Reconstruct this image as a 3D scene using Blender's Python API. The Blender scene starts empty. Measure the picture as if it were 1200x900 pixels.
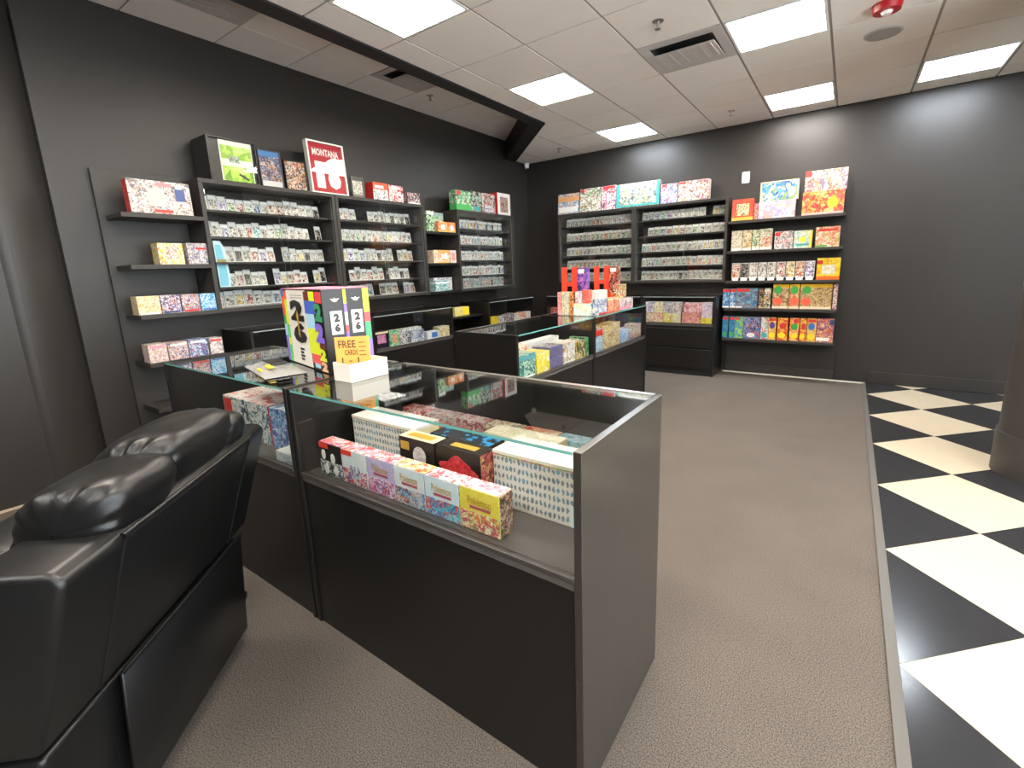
import bpy, bmesh, math, random
from mathutils import Vector, Matrix
random.seed(7)
scene = bpy.context.scene
COL = scene.collection

# ---------------------------------------------------------------- camera
YAW, PITCH, ROLL = -.6138, .1989, -.0348
FOC, PPX, PPY = 544.511, 608.81, 424.632
CAM = Vector((4.3394, -6.5383, 1.424))
fw = Vector((math.sin(YAW)*math.cos(PITCH), math.cos(YAW)*math.cos(PITCH), -math.sin(PITCH)))
ri = Vector((math.cos(YAW), -math.sin(YAW), 0)); up = ri.cross(fw)
R = math.cos(ROLL)*ri + math.sin(ROLL)*up
U = -math.sin(ROLL)*ri + math.cos(ROLL)*up
cd = bpy.data.cameras.new('camera'); cam = bpy.data.objects.new('camera', cd); COL.objects.link(cam)
cam.matrix_world = Matrix(((R.x, U.x, -fw.x, CAM.x), (R.y, U.y, -fw.y, CAM.y), (R.z, U.z, -fw.z, CAM.z), (0, 0, 0, 1)))
cd.sensor_fit = 'HORIZONTAL'; cd.sensor_width = 36.0; cd.lens = FOC/1200*36
cd.shift_x = -(PPX-600)/1200; cd.shift_y = (PPY-450)/1200
cd.clip_start = .02; cd.clip_end = 100
scene.camera = cam

# ---------------------------------------------------------------- world, exposure
w = bpy.data.worlds.new('world'); scene.world = w; w.use_nodes = True
bg = w.node_tree.nodes['Background']; bg.inputs[0].default_value = (.88, .94, 1.0, 1); bg.inputs[1].default_value = 3.4
vs = scene.view_settings
vs.view_transform = 'Standard'; vs.look = 'None'; vs.gamma = 1; vs.use_curve_mapping = False
vs.exposure = 1.42
LAMP = 17.0          # radiance of the ceiling panels

# ---------------------------------------------------------------- materials
def lin(h):
    if not isinstance(h, str): return tuple(h)[:3]+(1,)
    h = h.lstrip('#'); o = []
    for i in (0, 2, 4):
        c = int(h[i:i+2], 16)/255
        o.append(c/12.92 if c <= .04045 else ((c+.055)/1.055)**2.4)
    return tuple(o)+(1,)
MC = {}
def newmat(name):
    m = bpy.data.materials.new(name); m.use_nodes = True
    nt = m.node_tree; return m, nt, nt.nodes['Principled BSDF']
def mat(name, col, rough=.5, metal=0., spec=.5, bump=0., bscale=60., vary=0., vscale=4., coat=0., emit=None, es=0.):
    if name in MC: return MC[name]
    m, nt, b = newmat(name); N = nt.nodes; L = nt.links
    c = lin(col); b.inputs['Base Color'].default_value = c
    b.inputs['Roughness'].default_value = rough; b.inputs['Metallic'].default_value = metal
    b.inputs['Specular IOR Level'].default_value = spec; b.inputs['Coat Weight'].default_value = coat
    tc = N.new('ShaderNodeTexCoord')
    nz = N.new('ShaderNodeTexNoise'); nz.inputs['Scale'].default_value = vscale; nz.inputs['Detail'].default_value = 5
    L.new(tc.outputs['Object'], nz.inputs['Vector'])
    mr = N.new('ShaderNodeMapRange'); L.new(nz.outputs['Fac'], mr.inputs[0])
    v = vary if vary else .04
    mr.inputs[3].default_value = 1-v; mr.inputs[4].default_value = 1+v
    mx = N.new('ShaderNodeVectorMath'); mx.operation = 'SCALE'; mx.inputs[0].default_value = c[:3]
    L.new(mr.outputs[0], mx.inputs['Scale']); L.new(mx.outputs[0], b.inputs['Base Color'])
    if bump:
        n2 = N.new('ShaderNodeTexNoise'); n2.inputs['Scale'].default_value = bscale; n2.inputs['Detail'].default_value = 4
        L.new(tc.outputs['Object'], n2.inputs['Vector'])
        bp = N.new('ShaderNodeBump'); bp.inputs['Strength'].default_value = bump; bp.inputs['Distance'].default_value = .01
        L.new(n2.outputs['Fac'], bp.inputs['Height']); L.new(bp.outputs[0], b.inputs['Normal'])
    if emit:
        b.inputs['Emission Color'].default_value = lin(emit); b.inputs['Emission Strength'].default_value = es
    MC[name] = m; return m

def ramp(N, cols):
    r = N.new('ShaderNodeValToRGB'); r.color_ramp.interpolation = 'CONSTANT'
    e = r.color_ramp.elements
    while len(e) < len(cols): e.new(.5)
    for i, c in enumerate(cols): e[i].position = i/len(cols); e[i].color = tuple(q*.80 for q in lin(c)[:3])+(1,)
    return r
def art(name, cols, scale=22., seed=0., bands=(), rough=.3, fine=.5, dist=.6, rnd=True, axis='Z'):
    scale = scale*1.55
    """printed cardboard: patches of the palette, broken up finer, with flat colour bands over the height"""
    if name in MC: return MC[name]
    m, nt, b = newmat(name); N = nt.nodes; L = nt.links
    tc = N.new('ShaderNodeTexCoord'); mp = N.new('ShaderNodeMapping')
    mp.inputs['Location'].default_value = (seed*1.37+3.1, seed*.73+1.7, seed*2.1+.9)
    L.new(tc.outputs['Object'], mp.inputs['Vector'])
    vec = mp.outputs[0]
    if rnd:
        oi = N.new('ShaderNodeObjectInfo'); mu = N.new('ShaderNodeMath'); mu.operation = 'MULTIPLY'; mu.inputs[1].default_value = 9.
        L.new(oi.outputs['Random'], mu.inputs[0])
        ad = N.new('ShaderNodeVectorMath'); ad.operation = 'ADD'; L.new(vec, ad.inputs[0]); L.new(mu.outputs[0], ad.inputs[1]); vec = ad.outputs[0]
    nz = N.new('ShaderNodeTexNoise'); nz.inputs['Scale'].default_value = scale*.8; nz.inputs['Detail'].default_value = 2
    L.new(vec, nz.inputs['Vector'])
    sc = N.new('ShaderNodeVectorMath'); sc.operation = 'SCALE'; sc.inputs['Scale'].default_value = dist*2.2/scale
    L.new(nz.outputs['Color'], sc.inputs[0])
    ad2 = N.new('ShaderNodeVectorMath'); ad2.operation = 'ADD'; L.new(vec, ad2.inputs[0]); L.new(sc.outputs[0], ad2.inputs[1])
    v1 = N.new('ShaderNodeTexVoronoi'); v1.inputs['Scale'].default_value = scale; L.new(ad2.outputs[0], v1.inputs['Vector'])
    s1 = N.new('ShaderNodeSeparateColor'); L.new(v1.outputs['Color'], s1.inputs[0])
    r1 = ramp(N, cols); L.new(s1.outputs[0], r1.inputs[0])
    v2 = N.new('ShaderNodeTexVoronoi'); v2.inputs['Scale'].default_value = scale*2.9; L.new(ad2.outputs[0], v2.inputs['Vector'])
    s2 = N.new('ShaderNodeSeparateColor'); L.new(v2.outputs['Color'], s2.inputs[0])
    r2 = ramp(N, list(reversed(cols))); L.new(s2.outputs[1], r2.inputs[0])
    gt = N.new('ShaderNodeMath'); gt.operation = 'LESS_THAN'; gt.inputs[1].default_value = fine; L.new(s2.outputs[0], gt.inputs[0])
    mx = N.new('ShaderNodeMix'); mx.data_type = 'RGBA'
    L.new(gt.outputs[0], mx.inputs[0]); L.new(r1.outputs[0], mx.inputs[6]); L.new(r2.outputs[0], mx.inputs[7])
    cur = mx.outputs[2]
    if bands:
        sp = N.new('ShaderNodeSeparateXYZ'); L.new(tc.outputs['Generated'], sp.inputs[0])
        for bd in bands:
            lo, hi, c = bd[:3]; ax = bd[3] if len(bd) > 3 else 'Z'
            a = N.new('ShaderNodeMath'); a.operation = 'GREATER_THAN'; a.inputs[1].default_value = lo; L.new(sp.outputs[ax], a.inputs[0])
            d = N.new('ShaderNodeMath'); d.operation = 'LESS_THAN'; d.inputs[1].default_value = hi; L.new(sp.outputs[ax], d.inputs[0])
            k = N.new('ShaderNodeMath'); k.operation = 'MULTIPLY'; L.new(a.outputs[0], k.inputs[0]); L.new(d.outputs[0], k.inputs[1])
            m2 = N.new('ShaderNodeMix'); m2.data_type = 'RGBA'; L.new(k.outputs[0], m2.inputs[0]); L.new(cur, m2.inputs[6]); m2.inputs[7].default_value = tuple(q*.85 for q in lin(c)[:3])+(1,)
            cur = m2.outputs[2]
    L.new(cur, b.inputs['Base Color']); b.inputs['Roughness'].default_value = rough
    MC[name] = m; return m

def glass_mat(name, tint=(.96, .985, .975), gain=1., rough=0.):
    if name in MC: return MC[name]
    m = bpy.data.materials.new(name); m.use_nodes = True; nt = m.node_tree; N = nt.nodes; L = nt.links; N.clear()
    o = N.new('ShaderNodeOutputMaterial'); t = N.new('ShaderNodeBsdfTransparent'); g = N.new('ShaderNodeBsdfGlossy')
    f = N.new('ShaderNodeLayerWeight'); f.inputs[0].default_value = .5          # 1 - |cos|
    pw = N.new('ShaderNodeMath'); pw.operation = 'POWER'; pw.inputs[1].default_value = 5; L.new(f.outputs['Facing'], pw.inputs[0])
    ma = N.new('ShaderNodeMath'); ma.operation = 'MULTIPLY_ADD'; ma.inputs[1].default_value = .96*gain; ma.inputs[2].default_value = .04*gain; L.new(pw.outputs[0], ma.inputs[0])
    t.inputs[0].default_value = tint+(1,); g.inputs['Roughness'].default_value = rough
    mx = N.new('ShaderNodeMixShader'); L.new(ma.outputs[0], mx.inputs[0]); L.new(t.outputs[0], mx.inputs[1]); L.new(g.outputs[0], mx.inputs[2])
    L.new(mx.outputs[0], o.inputs[0]); MC[name] = m; return m

def carpet_mat():
    m, nt, b = newmat('carpet'); N = nt.nodes; L = nt.links
    tc = N.new('ShaderNodeTexCoord')
    a = N.new('ShaderNodeTexNoise'); a.inputs['Scale'].default_value = 240; a.inputs['Detail'].default_value = 6; L.new(tc.outputs['Object'], a.inputs['Vector'])
    c = N.new('ShaderNodeTexNoise'); c.inputs['Scale'].default_value = 3.; c.inputs['Detail'].default_value = 6; L.new(tc.outputs['Object'], c.inputs['Vector'])
    r = N.new('ShaderNodeValToRGB'); e = r.color_ramp.elements
    e[0].position = .34; e[0].color = (.043, .037, .032, 1); e[1].position = .68; e[1].color = (.180, .152, .129, 1); L.new(a.outputs['Fac'], r.inputs[0])
    mr = N.new('ShaderNodeMapRange'); L.new(c.outputs['Fac'], mr.inputs[0]); mr.inputs[3].default_value = .86; mr.inputs[4].default_value = 1.14
    s = N.new('ShaderNodeVectorMath'); s.operation = 'SCALE'; L.new(r.outputs[0], s.inputs[0]); L.new(mr.outputs[0], s.inputs['Scale'])
    L.new(s.outputs[0], b.inputs['Base Color']); b.inputs['Roughness'].default_value = .95; b.inputs['Specular IOR Level'].default_value = .1
    bp = N.new('ShaderNodeBump'); bp.inputs['Strength'].default_value = .25; bp.inputs['Distance'].default_value = .003
    L.new(a.outputs['Fac'], bp.inputs['Height']); L.new(bp.outputs[0], b.inputs['Normal'])
    return m

M_wall = mat('wall_paint', (.028, .0243, .0216), .42, spec=.45, bump=.12, bscale=160, vary=.10, vscale=1.3)
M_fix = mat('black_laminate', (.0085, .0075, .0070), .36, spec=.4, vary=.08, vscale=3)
M_fixg = mat('charcoal_laminate', (.034, .0305, .0272), .42, spec=.4, vary=.08, vscale=3)
M_edge = mat('edge_banding', (.042, .038, .034), .35)
M_soffit = mat('soffit_black', (.012, .010, .011), .6)
M_tile = mat('ceiling_tile', (.87, .805, .75), .9, spec=.1, bump=.35, bscale=240, vary=.03, vscale=2)
M_grid = mat('ceiling_grid', (.30, .27, .245), .6)
M_carpet = carpet_mat()
M_wtile = mat('tile_cream', (.53, .455, .335), .24, vary=.03, vscale=6, bump=.02, bscale=8)
M_btile = mat('tile_black', (.022, .022, .024), .18, vary=.15, vscale=5, bump=.02, bscale=8)
M_trimg = mat('carpet_trim', (.10, .092, .082), .5)
M_glass = glass_mat('clear_glass', (.975, .985, .98))
M_gtop = glass_mat('counter_top_glass', (.97, .985, .98), gain=1.35); M_gedge = mat('glass_edge', (.13, .36, .33), .15); M_gedge2 = mat('glass_edge_pale', (.30, .34, .33), .2)
M_metal = mat('brushed_metal', (.45, .43, .41), .3, metal=1)
M_white = mat('white_plastic', (.82, .81, .79), .4)
M_card = mat('white_card', (.70, .67, .60), .6)
M_black = mat('black_plastic', (.012, .012, .013), .4)
M_slab = mat('slab_acrylic', (.70, .71, .70), .18)
M_leather = mat('black_leather', (.006, .006, .0062), .34, spec=.45, bump=.10, bscale=420, vary=.1)
M_lamp_w = mat('lamp_warm', (1, 1, 1), .5, emit=(1, .90, .77), es=LAMP)
M_lamp_c = mat('lamp_cool', (1, 1, 1), .5, emit=(.84, .92, 1.0), es=LAMP)
M_lamp_n = mat('lamp_neutral', (1, 1, 1), .5, emit=(1, .96, .90), es=LAMP)

# ---------------------------------------------------------------- object helpers
class MB:
    def __init__(s): s.v = []; s.f = []; s.m = []; s.sm = []
    def poly(s, pts, mi=0, smooth=False):
        k = len(s.v); s.v += [tuple(p) for p in pts]; s.f.append(tuple(range(k, k+len(pts)))); s.m.append(mi); s.sm.append(smooth)
    def box(s, x0, x1, y0, y1, z0, z1, mi=0, front=None, top=None, sides=None):
        k = len(s.v)
        s.v += [(x0, y0, z0), (x1, y0, z0), (x1, y1, z0), (x0, y1, z0), (x0, y0, z1), (x1, y0, z1), (x1, y1, z1), (x0, y1, z1)]
        fs = [((0, 3, 2, 1), mi), ((4, 5, 6, 7), mi if top is None else top), ((0, 1, 5, 4), mi if front is None else front),
              ((1, 2, 6, 5), mi if sides is None else sides), ((2, 3, 7, 6), mi), ((3, 0, 4, 7), mi if sides is None else sides)]
        for f, i in fs: s.f.append(tuple(k+q for q in f)); s.m.append(i); s.sm.append(False)
        return s
    def prism(s, pts, z0, z1, mi=0):
        """extrude a CCW xy polygon"""
        n = len(pts); k = len(s.v)
        s.v += [(p[0], p[1], z0) for p in pts]+[(p[0], p[1], z1) for p in pts]
        s.f.append(tuple(k+i for i in reversed(range(n)))); s.f.append(tuple(k+n+i for i in range(n)))
        s.m += [mi, mi]; s.sm += [False, False]
        for i in range(n):
            j = (i+1) % n; s.f.append((k+i, k+j, k+n+j, k+n+i)); s.m.append(mi); s.sm.append(False)
        return s
    def sheet(s, fn, nu, nv, closeu=False, mi=0):
        k = len(s.v); uu = nu if closeu else nu+1
        for j in range(nv+1):
            for i in range(uu): s.v.append(tuple(fn(i/nu, j/nv)))
        for j in range(nv):
            for i in range(nu):
                a = k+j*uu+i; b = k+j*uu+(i+1) % uu
                s.f.append((a, b, b+uu, a+uu)); s.m.append(mi); s.sm.append(True)
        return s
    def disc(s, c, r, n=20, mi=0, flip=False):
        p = [(c[0]+r*math.cos(2*math.pi*i/n), c[1]+r*math.sin(2*math.pi*i/n), c[2]) for i in range(n)]
        s.poly(p[::-1] if flip else p, mi); return s
    def cyl(s, c, r0, r1, z0, z1, n=20, mi=0):
        s.sheet(lambda u, v: (c[0]+(r0+(r1-r0)*v)*math.cos(2*math.pi*u), c[1]+(r0+(r1-r0)*v)*math.sin(2*math.pi*u), z0+(z1-z0)*v), n, 1, True, mi)
        s.disc((c[0], c[1], z0), r0, n, mi, True); s.disc((c[0], c[1], z1), r1, n, mi); return s
    def mesh(s, name, mats, bevel=0., seg=2):
        me = bpy.data.meshes.new(name); me.from_pydata(s.v, [], s.f)
        for m in mats: me.materials.append(m)
        for p, i, q in zip(me.polygons, s.m, s.sm): p.material_index = i; p.use_smooth = q
        if bevel:
            bm = bmesh.new(); bm.from_mesh(me); bmesh.ops.remove_doubles(bm, verts=bm.verts, dist=1e-5)
            bmesh.ops.bevel(bm, geom=list(bm.edges), offset=bevel, segments=seg, profile=.5, affect='EDGES', clamp_overlap=True)
            bm.to_mesh(me); bm.free()
        me.update(); return me
    def build(s, name, mats, parent=None, loc=None, rz=0., bevel=0., seg=2):
        if not isinstance(mats, (list, tuple)): mats = [mats]
        return link(name, s.mesh(name, mats, bevel, seg), parent, loc, rz)
def link(name, me, parent=None, loc=None, rz=0.):
    o = bpy.data.objects.new(name, me); COL.objects.link(o)
    if parent: o.parent = parent
    if loc: o.location = loc
    if rz: o.rotation_euler[2] = rz
    return o
def thing(name, label, cat, loc=(0, 0, 0), rz=0., group=None):
    o = link(name, None, None, loc, rz); return tag(o, label, cat, group)
def tag(o, label, cat, group=None):
    o['label'] = label; o['category'] = cat
    if group: o['group'] = group
    return o
def struct(o, label=None):
    o['kind'] = 'structure'
    if label: o['label'] = label
    return o
def bx(name, b, m, parent=None, bevel=0., **k):
    return MB().box(*b, **k).build(name, m, parent, bevel=bevel)
TXT = {}
def text(name, body, m, parent, o, wdt, hgt, ux=(1, 0, 0), vx=(0, 0, 1), thick=.0012):
    """raised lettering in the parent's space: o = lower left, ux right, vx up"""
    key = body
    if key not in TXT:
        cu = bpy.data.curves.new('t', 'FONT'); cu.body = body; cu.extrude = .0; cu.resolution_u = 2; cu.offset = .035 if body in ('1', 'MONTANA') else .075 if body in ('2', '6') else .012
        ob = bpy.data.objects.new('t', cu); TXT[key] = bpy.data.meshes.new_from_object(ob)
        bpy.data.objects.remove(ob); bpy.data.curves.remove(cu)
    src = TXT[key]; xs = [v.co.x for v in src.vertices]; ys = [v.co.y for v in src.vertices]
    x0, x1, y0, y1 = min(xs), max(xs), min(ys), max(ys)
    ux, vx, o = Vector(ux), Vector(vx), Vector(o); n = ux.cross(vx)
    me = bpy.data.meshes.new(name)
    vs_ = [o+ux*((v.co.x-x0)/(x1-x0)*wdt)+vx*((v.co.y-y0)/(y1-y0)*hgt)+n*thick for v in src.vertices]
    me.from_pydata([tuple(v) for v in vs_], [], [tuple(p.vertices) for p in src.polygons]); me.materials.append(m)
    return link(name, me, parent)
def clip(poly, nx, ny, c):
    """keep nx*x+ny*y >= c"""
    out = []
    for i in range(len(poly)):
        a, b = poly[i], poly[(i+1) % len(poly)]
        da, db = nx*a[0]+ny*a[1]-c, nx*b[0]+ny*b[1]-c
        if da >= 0: out.append(a)
        if (da > 0 > db) or (da < 0 < db):
            t = da/(da-db); out.append((a[0]+(b[0]-a[0])*t, a[1]+(b[1]-a[1])*t))
    return out
def area(p): return .5*abs(sum(p[i][0]*p[(i+1) % len(p)][1]-p[(i+1) % len(p)][0]*p[i][1] for i in range(len(p)))) if len(p) > 2 else 0
HP = math.pi/2

# ================================================================= THE ROOM
H, H2 = 3.04, 3.283
XR, YB = 7.2, -9.5          # right (storefront) wall and the wall behind the camera
XC, FD, FY = 4.605, .4076, -.563   # carpet edge, half diagonal of a floor tile, first tile row
fl = MB().box(-.3, XC, YB, .2, -.12, 0.).box(XC, XR+.2, YB, .2, -.12, -.006, 1).build('floor', [M_carpet, M_btile]); struct(fl)
n = 0
for i in range(-1, 10):
    for j in range(-2, 24):
        for odd in (0, 1):
            cx = XC+FD*(2*i+(1 if not odd else 0)); cy = FY-2*FD*j-(FD if odd else 0)
            g = FD-.0012
            p = [(cx+g, cy), (cx, cy+g), (cx-g, cy), (cx, cy-g)]
            for c in ((1, 0, XC+.0005), (-1, 0, -XR), (0, 1, YB), (0, -1, .0)): p = clip(p, *c) if p else p
            if p and area(p) > .004 and cy > -8.2:
                MB().prism(p, -.006, 0.).build('floor_tile', M_btile if odd else M_wtile, fl)
tr = bx('trim_1', (XC-.035, XC+.002, YB, -.02, 0, .006), M_trimg, bevel=.002); struct(tr)
# left wall with the shallow rounded recess by the armchair
lw = MB().box(-.25, 0, -5.65, .2, 0, 3.45).box(-.25, 0, YB, -5.885, 0, 3.45).box(-.25, -.08, -5.885, -5.65, 0, 3.45)
lw.sheet(lambda u, v: (-.072+.085*math.sin(HP*u)**1.3, -5.652-.245*u, 3.45*v), 14, 1)
lw.sheet(lambda u, v: (.013-.013*u*u, -5.897-.05*u, 3.45*v), 4, 1)
struct(lw.build('wall_left', M_wall))
struct(bx('wall_back', (-.25, XR+.2, 0, .2, 0, 3.45), M_wall))
struct(bx('wall_front', (-.25, XR+.2, YB-.2, YB, 0, 3.45), M_wall))
# storefront: low wall, header, posts, panes
rw = MB().box(XR, XR+.2, YB, 0, 0, .12).box(XR, XR+.2, YB, 0, 2.9, 3.45).box(XR, XR+.2, -3.2, 0, .12, 2.9).box(XR, XR+.2, YB, YB+.5, .12, 2.9)
struct(rw.build('wall_right', M_wall))
M_wf = mat('window_frame', (.03, .03, .032), .4)
for k in range(3):
    y0 = YB+.5+k*(5.8/3); y1 = y0+5.8/3
    f = MB().box(XR+.02, XR+.1, y0, y0+.06, .12, 2.9).box(XR+.02, XR+.1, y1-.06, y1, .12, 2.9).box(XR+.02, XR+.1, y0+.06, y1-.06, .12, .18).box(XR+.02, XR+.1, y0+.06, y1-.06, 2.84, 2.9).build('window_%d' % (k+1), M_wf); struct(f)
    bx('pane', (XR+.055, XR+.065, y0+.06, y1-.06, .18, 2.84), M_glass, f)
# baseboards and the pale gap under the shelf board
struct(bx('baseboard_back', (XC+.02, XR, -.018, 0, 0, .135), M_wall, bevel=.004))
struct(bx('trim_2', (3.08, XC-.01, -.088, -.066, 0, .012), M_card))
struct(bx('trim_3', (0, .02, -7.2, -5.9, 0, .012), mat('pale_wood', (.45, .35, .27), .6)))
struct(bx('baseboard_left', (0, .016, -5.64, -.02, 0, .10), M_wall, bevel=.004))
# right column
MBc = MB(); cc = (5.53, -2.35)
MBc.cyl(cc, .285, .285, .28, H+.1, 48); MBc.cyl(cc, .297, .297, 0, .28, 48)
col = MBc.build('pillar', mat('pillar_paint', (.040, .036, .033), .5, bump=.05)); tag(col, 'round charcoal pillar with a base band standing on the checkered tiles', 'pillar')

# ----------------------------------------------------------------- ceiling
DG = lambda x: -.30-.985*x                  # 45 degree end of the soffit, room side
ce = MB(); g0 = H+.006
ce.prism([(1.30, YB), (XR, YB), (XR, 0), (1.30, 0)], g0, g0+.03)
ce.prism([(0, DG(0)-.05), (1.30, DG(1.30)-.05), (1.30, 0), (0, 0)], g0, g0+.03)
ce.prism([(-.05, YB), (1.30, YB), (1.30, DG(1.3)), (-.05, DG(0)-.1)], H2+.006, H2+.036)
ceil = ce.build('ceiling', M_grid); struct(ceil)
GX = [1.00-.61, 1.0]+[1.617+.6175*k for k in range(11)]
GY = [0.0]+[-.302-.6085*k for k in range(16)]
lights = {(3, 6): 'w', (3, 3): 'w', (3, 0): 'c', (6, 3): 'w', (6, 0): 'n', (8, 0): 'c', (6, 6): 'w', (3, 9): 'w', (6, 9): 'w', (3, 12): 'n', (6, 12): 'n', (10, 3): 'n', (10, 6): 'n', (10, 9): 'n', (10, 12): 'n'}
vent_cells = {(5, 3)}
gx_all = [-.233, .39]+[1.0]+[1.617+.6175*k for k in range(11)]
ORD0 = ['first', 'second', 'third', 'fourth', 'fifth', 'sixth']
LAB = {(3, 6): 'large square ceiling light panel above the glass counter at the top edge',
       (3, 3): 'square ceiling light panel in the middle, second from the left soffit end',
       (3, 0): 'cool white ceiling light panel above the toy shelves near the corner',
       (6, 3): 'warm square ceiling light panel beside the air vent',
       (6, 0): 'ceiling light panel above the thermostat and red game boxes',
       (8, 0): 'bluish white ceiling light panel farthest to the right'}
for i in range(len(gx_all)-1):
    for j in range(len(GY)-1):
        xa, xb, ya, yb = gx_all[i]+.009, gx_all[i+1]-.009, GY[j+1]+.007, GY[j]-.007
        xa = max(xa, .003); yb = min(yb, -.003)
        if xb > XR: xb = XR-.003
        if xb-xa < .05: continue
        full = [(xa, ya), (xb, ya), (xb, yb), (xa, yb)]
        key = (i, j-1)
        if key in lights:
            cx, cy = (xa+xb)/2, (ya+yb)/2; hw, hd = (xb-xa)/2, (yb-ya)/2
            t = thing('ceiling_light', LAB.get(key, 'square ceiling light panel out of view, %s row from the camera side, %s column' % (ORD0[(15-j)//3], {3: 'left', 6: 'middle', 10: 'right', 8: 'other'}[key[0]])), 'ceiling light', (cx, cy, H), 0, 'ceiling light panels')
            m = MB()
            for b in ((-hw, hw, -hd, -hd+.018), (-hw, hw, hd-.018, hd), (-hw, -hw+.018, -hd+.018, hd-.018), (hw-.018, hw, -hd+.018, hd-.018)): m.box(*b, -.003, .006)
            m.build('frame', M_white, t)
            bx('diffuser', (-hw+.018, hw-.018, -hd+.018, hd-.018, 0, .005), {'w': M_lamp_w, 'c': M_lamp_c, 'n': M_lamp_n}[lights[key]], t)
            continue
        if key in vent_cells: continue
        if GY[j] < -8.6: continue
        pcs = []
        a = clip(full, 1, 0, 1.362)
        if a and area(a) > .002: pcs.append(a)
        b = clip(full, -1, 0, -1.362)
        if b: b = clip(b, .985, 1, -.30+.004)
        if b and area(b) > .002: pcs.append(b)
        if pcs:
            m = MB()
            for p in pcs: m.prism(p, H, H+.006)
            m.build('ceiling_tile', M_tile, ceil)
rx = [.0, .428, 1.035, 1.30]; ry = [-.27, -.88, -1.487, -2.093, -2.70, -3.30, -3.89, -4.48, -5.09, -5.70, -6.31, -6.92, -7.53]
rvent = {(1, 4), (1, 7)}
for i in range(3):
    for j in range(len(ry)-1):
        p = [(rx[i]+.006, ry[j+1]+.006), (rx[i+1]-.006, ry[j+1]+.006), (rx[i+1]-.006, ry[j]-.006), (rx[i]+.006, ry[j]-.006)]
        p = clip(p, -.985, -1, .52)
        if p and area(p) > .004 and (i, j) not in rvent: MB().prism(p, H2, H2+.006).build('ceiling_tile', M_tile, ceil)
# black soffit between the two ceilings
so = MB().prism([(1.215, YB), (1.36, YB), (1.36, DG(1.36)), (1.215, -1.745)], H-.012, H2+.02)
so.prism([(1.215, -1.745), (1.36, DG(1.36)), (0, DG(0)), (0, -.55)], H-.012, H2+.02)
struct(so.build('trim_4', M_soffit), 'black soffit beam turning at forty five degrees')
# vents, sprinklers, speaker, alarm, camera
M_vent = mat('vent_metal', (.50, .46, .44), .5)
def vent(x0, x1, y0, y1, z, label):
    cx, cy = (x0+x1)/2, (y0+y1)/2; hw, hd = (x1-x0)/2, (y1-y0)/2
    t = thing('air_vent', label, 'air vent', (cx, cy, z), 0, 'ceiling air vents')
    m = MB()
    for b in ((-hw, hw, -hd, -hd+.07), (-hw, hw, hd-.07, hd), (-hw, -hw+.07, -hd+.07, hd-.07), (hw-.07, hw, -hd+.07, hd-.07)): m.box(*b, -.004, .006)
    m.build('frame', M_vent, t)
    bx('duct', (-hw+.07, hw-.07, -hd+.07, hd-.07, .004, .006), M_black, t)
    a, b_ = -hw+.075, hw-.075; c, e = -hd+.14, hd-.072
    def slope(x0, x1, y0, y1, zn, zf, th, nm):
        m = MB(); m.v = [(x0, y0, zn), (x1, y0, zn), (x1, y1, zf), (x0, y1, zf), (x0, y0, zn+th), (x1, y0, zn+th), (x1, y1, zf+th), (x0, y1, zf+th)]
        m.f = [(0, 3, 2, 1), (4, 5, 6, 7), (0, 1, 5, 4), (1, 2, 6, 5), (2, 3, 7, 6), (3, 0, 4, 7)]; m.m = [0]*6; m.sm = [False]*6; m.build(nm, M_vent, t)
    slope(a, b_, c, e, -.030, -.006, .004, 'baffle')
    for k in range(6):
        xx = a+(b_-a)*(k+.5)/6; slope(xx-.010, xx+.010, c+.01, e-.05, -.036, -.014, .005, 'rib')
vent(2.858, 3.463, -2.73, -2.134, H, 'white square air vent in the ceiling beside a light panel')
vent(.434, 1.029, -3.294, -2.706, H2, 'dim air vent in the raised ceiling above the left shelves')
vent(.434, 1.029, -5.084, -4.486, H2, 'grey air vent in the raised ceiling near the top left')
def sprinkler(x, y, z, label):
    t = thing('sprinkler', label, 'sprinkler', (x, y, z), 0, 'ceiling sprinklers')
    MB().cyl((0, 0), .026, .04, -.006, 0, 20).build('escutcheon', M_metal, t)
    MB().cyl((0, 0), .009, .012, -.045, -.006, 10).build('body', M_metal, t)
    MB().cyl((0, 0), .02, .02, -.049, -.045, 14).build('deflector', M_metal, t)
sprinkler(3.13, -3.047, H, 'small metal sprinkler head in the ceiling tile before the air vent')
sprinkler(3.133, -.627, H, 'small sprinkler head in the ceiling above the thermostat')
sprinkler(.892, -.516, H, 'small sprinkler head in the ceiling near the corner camera')
sprinkler(.478, -2.556, H2, 'sprinkler head in the raised ceiling past the vent')
t = thing('ceiling_speaker', 'round grey speaker grille flush in a ceiling tile', 'speaker', (4.40, -1.80, H))
MB().cyl((0, 0), .115, .12, -.006, 0, 32).build('rim', M_vent, t); MB().cyl((0, 0), .105, .105, -.008, -.006, 32).build('grille', mat('speaker_grille', (.36, .33, .31), .7), t)
t = thing('fire_alarm', 'red round fire alarm strobe on the ceiling at the top edge', 'fire alarm', (4.40, -2.30, H))
MB().cyl((0, 0), .075, .085, -.045, 0, 28).build('housing', mat('alarm_red', (.42, .01, .015), .35), t)
MB().cyl((0, 0), .025, .035, -.062, -.045, 16).build('strobe_lens', M_white, t)
t = thing('security_camera', 'small white security camera in the upper room corner', 'camera', (.06, -.08, 2.99))
MB().cyl((0, 0), .035, .045, 0, .045, 18).build('mount', M_white, t)
MB().sheet(lambda u, v: (.036*math.cos(2*math.pi*u)*math.cos(HP*v), .036*math.sin(2*math.pi*u)*math.cos(HP*v), -.045*math.sin(HP*v)), 18, 6, True).build('dome', M_white, t)
MB().cyl((.018, -.018), .012, .012, -.048, -.03, 10).build('lens', M_black, t)
t = thing('wall_plate', 'white plate on the back wall above the red game box', 'wall plate', (3.212, 0, 2.42))
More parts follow.
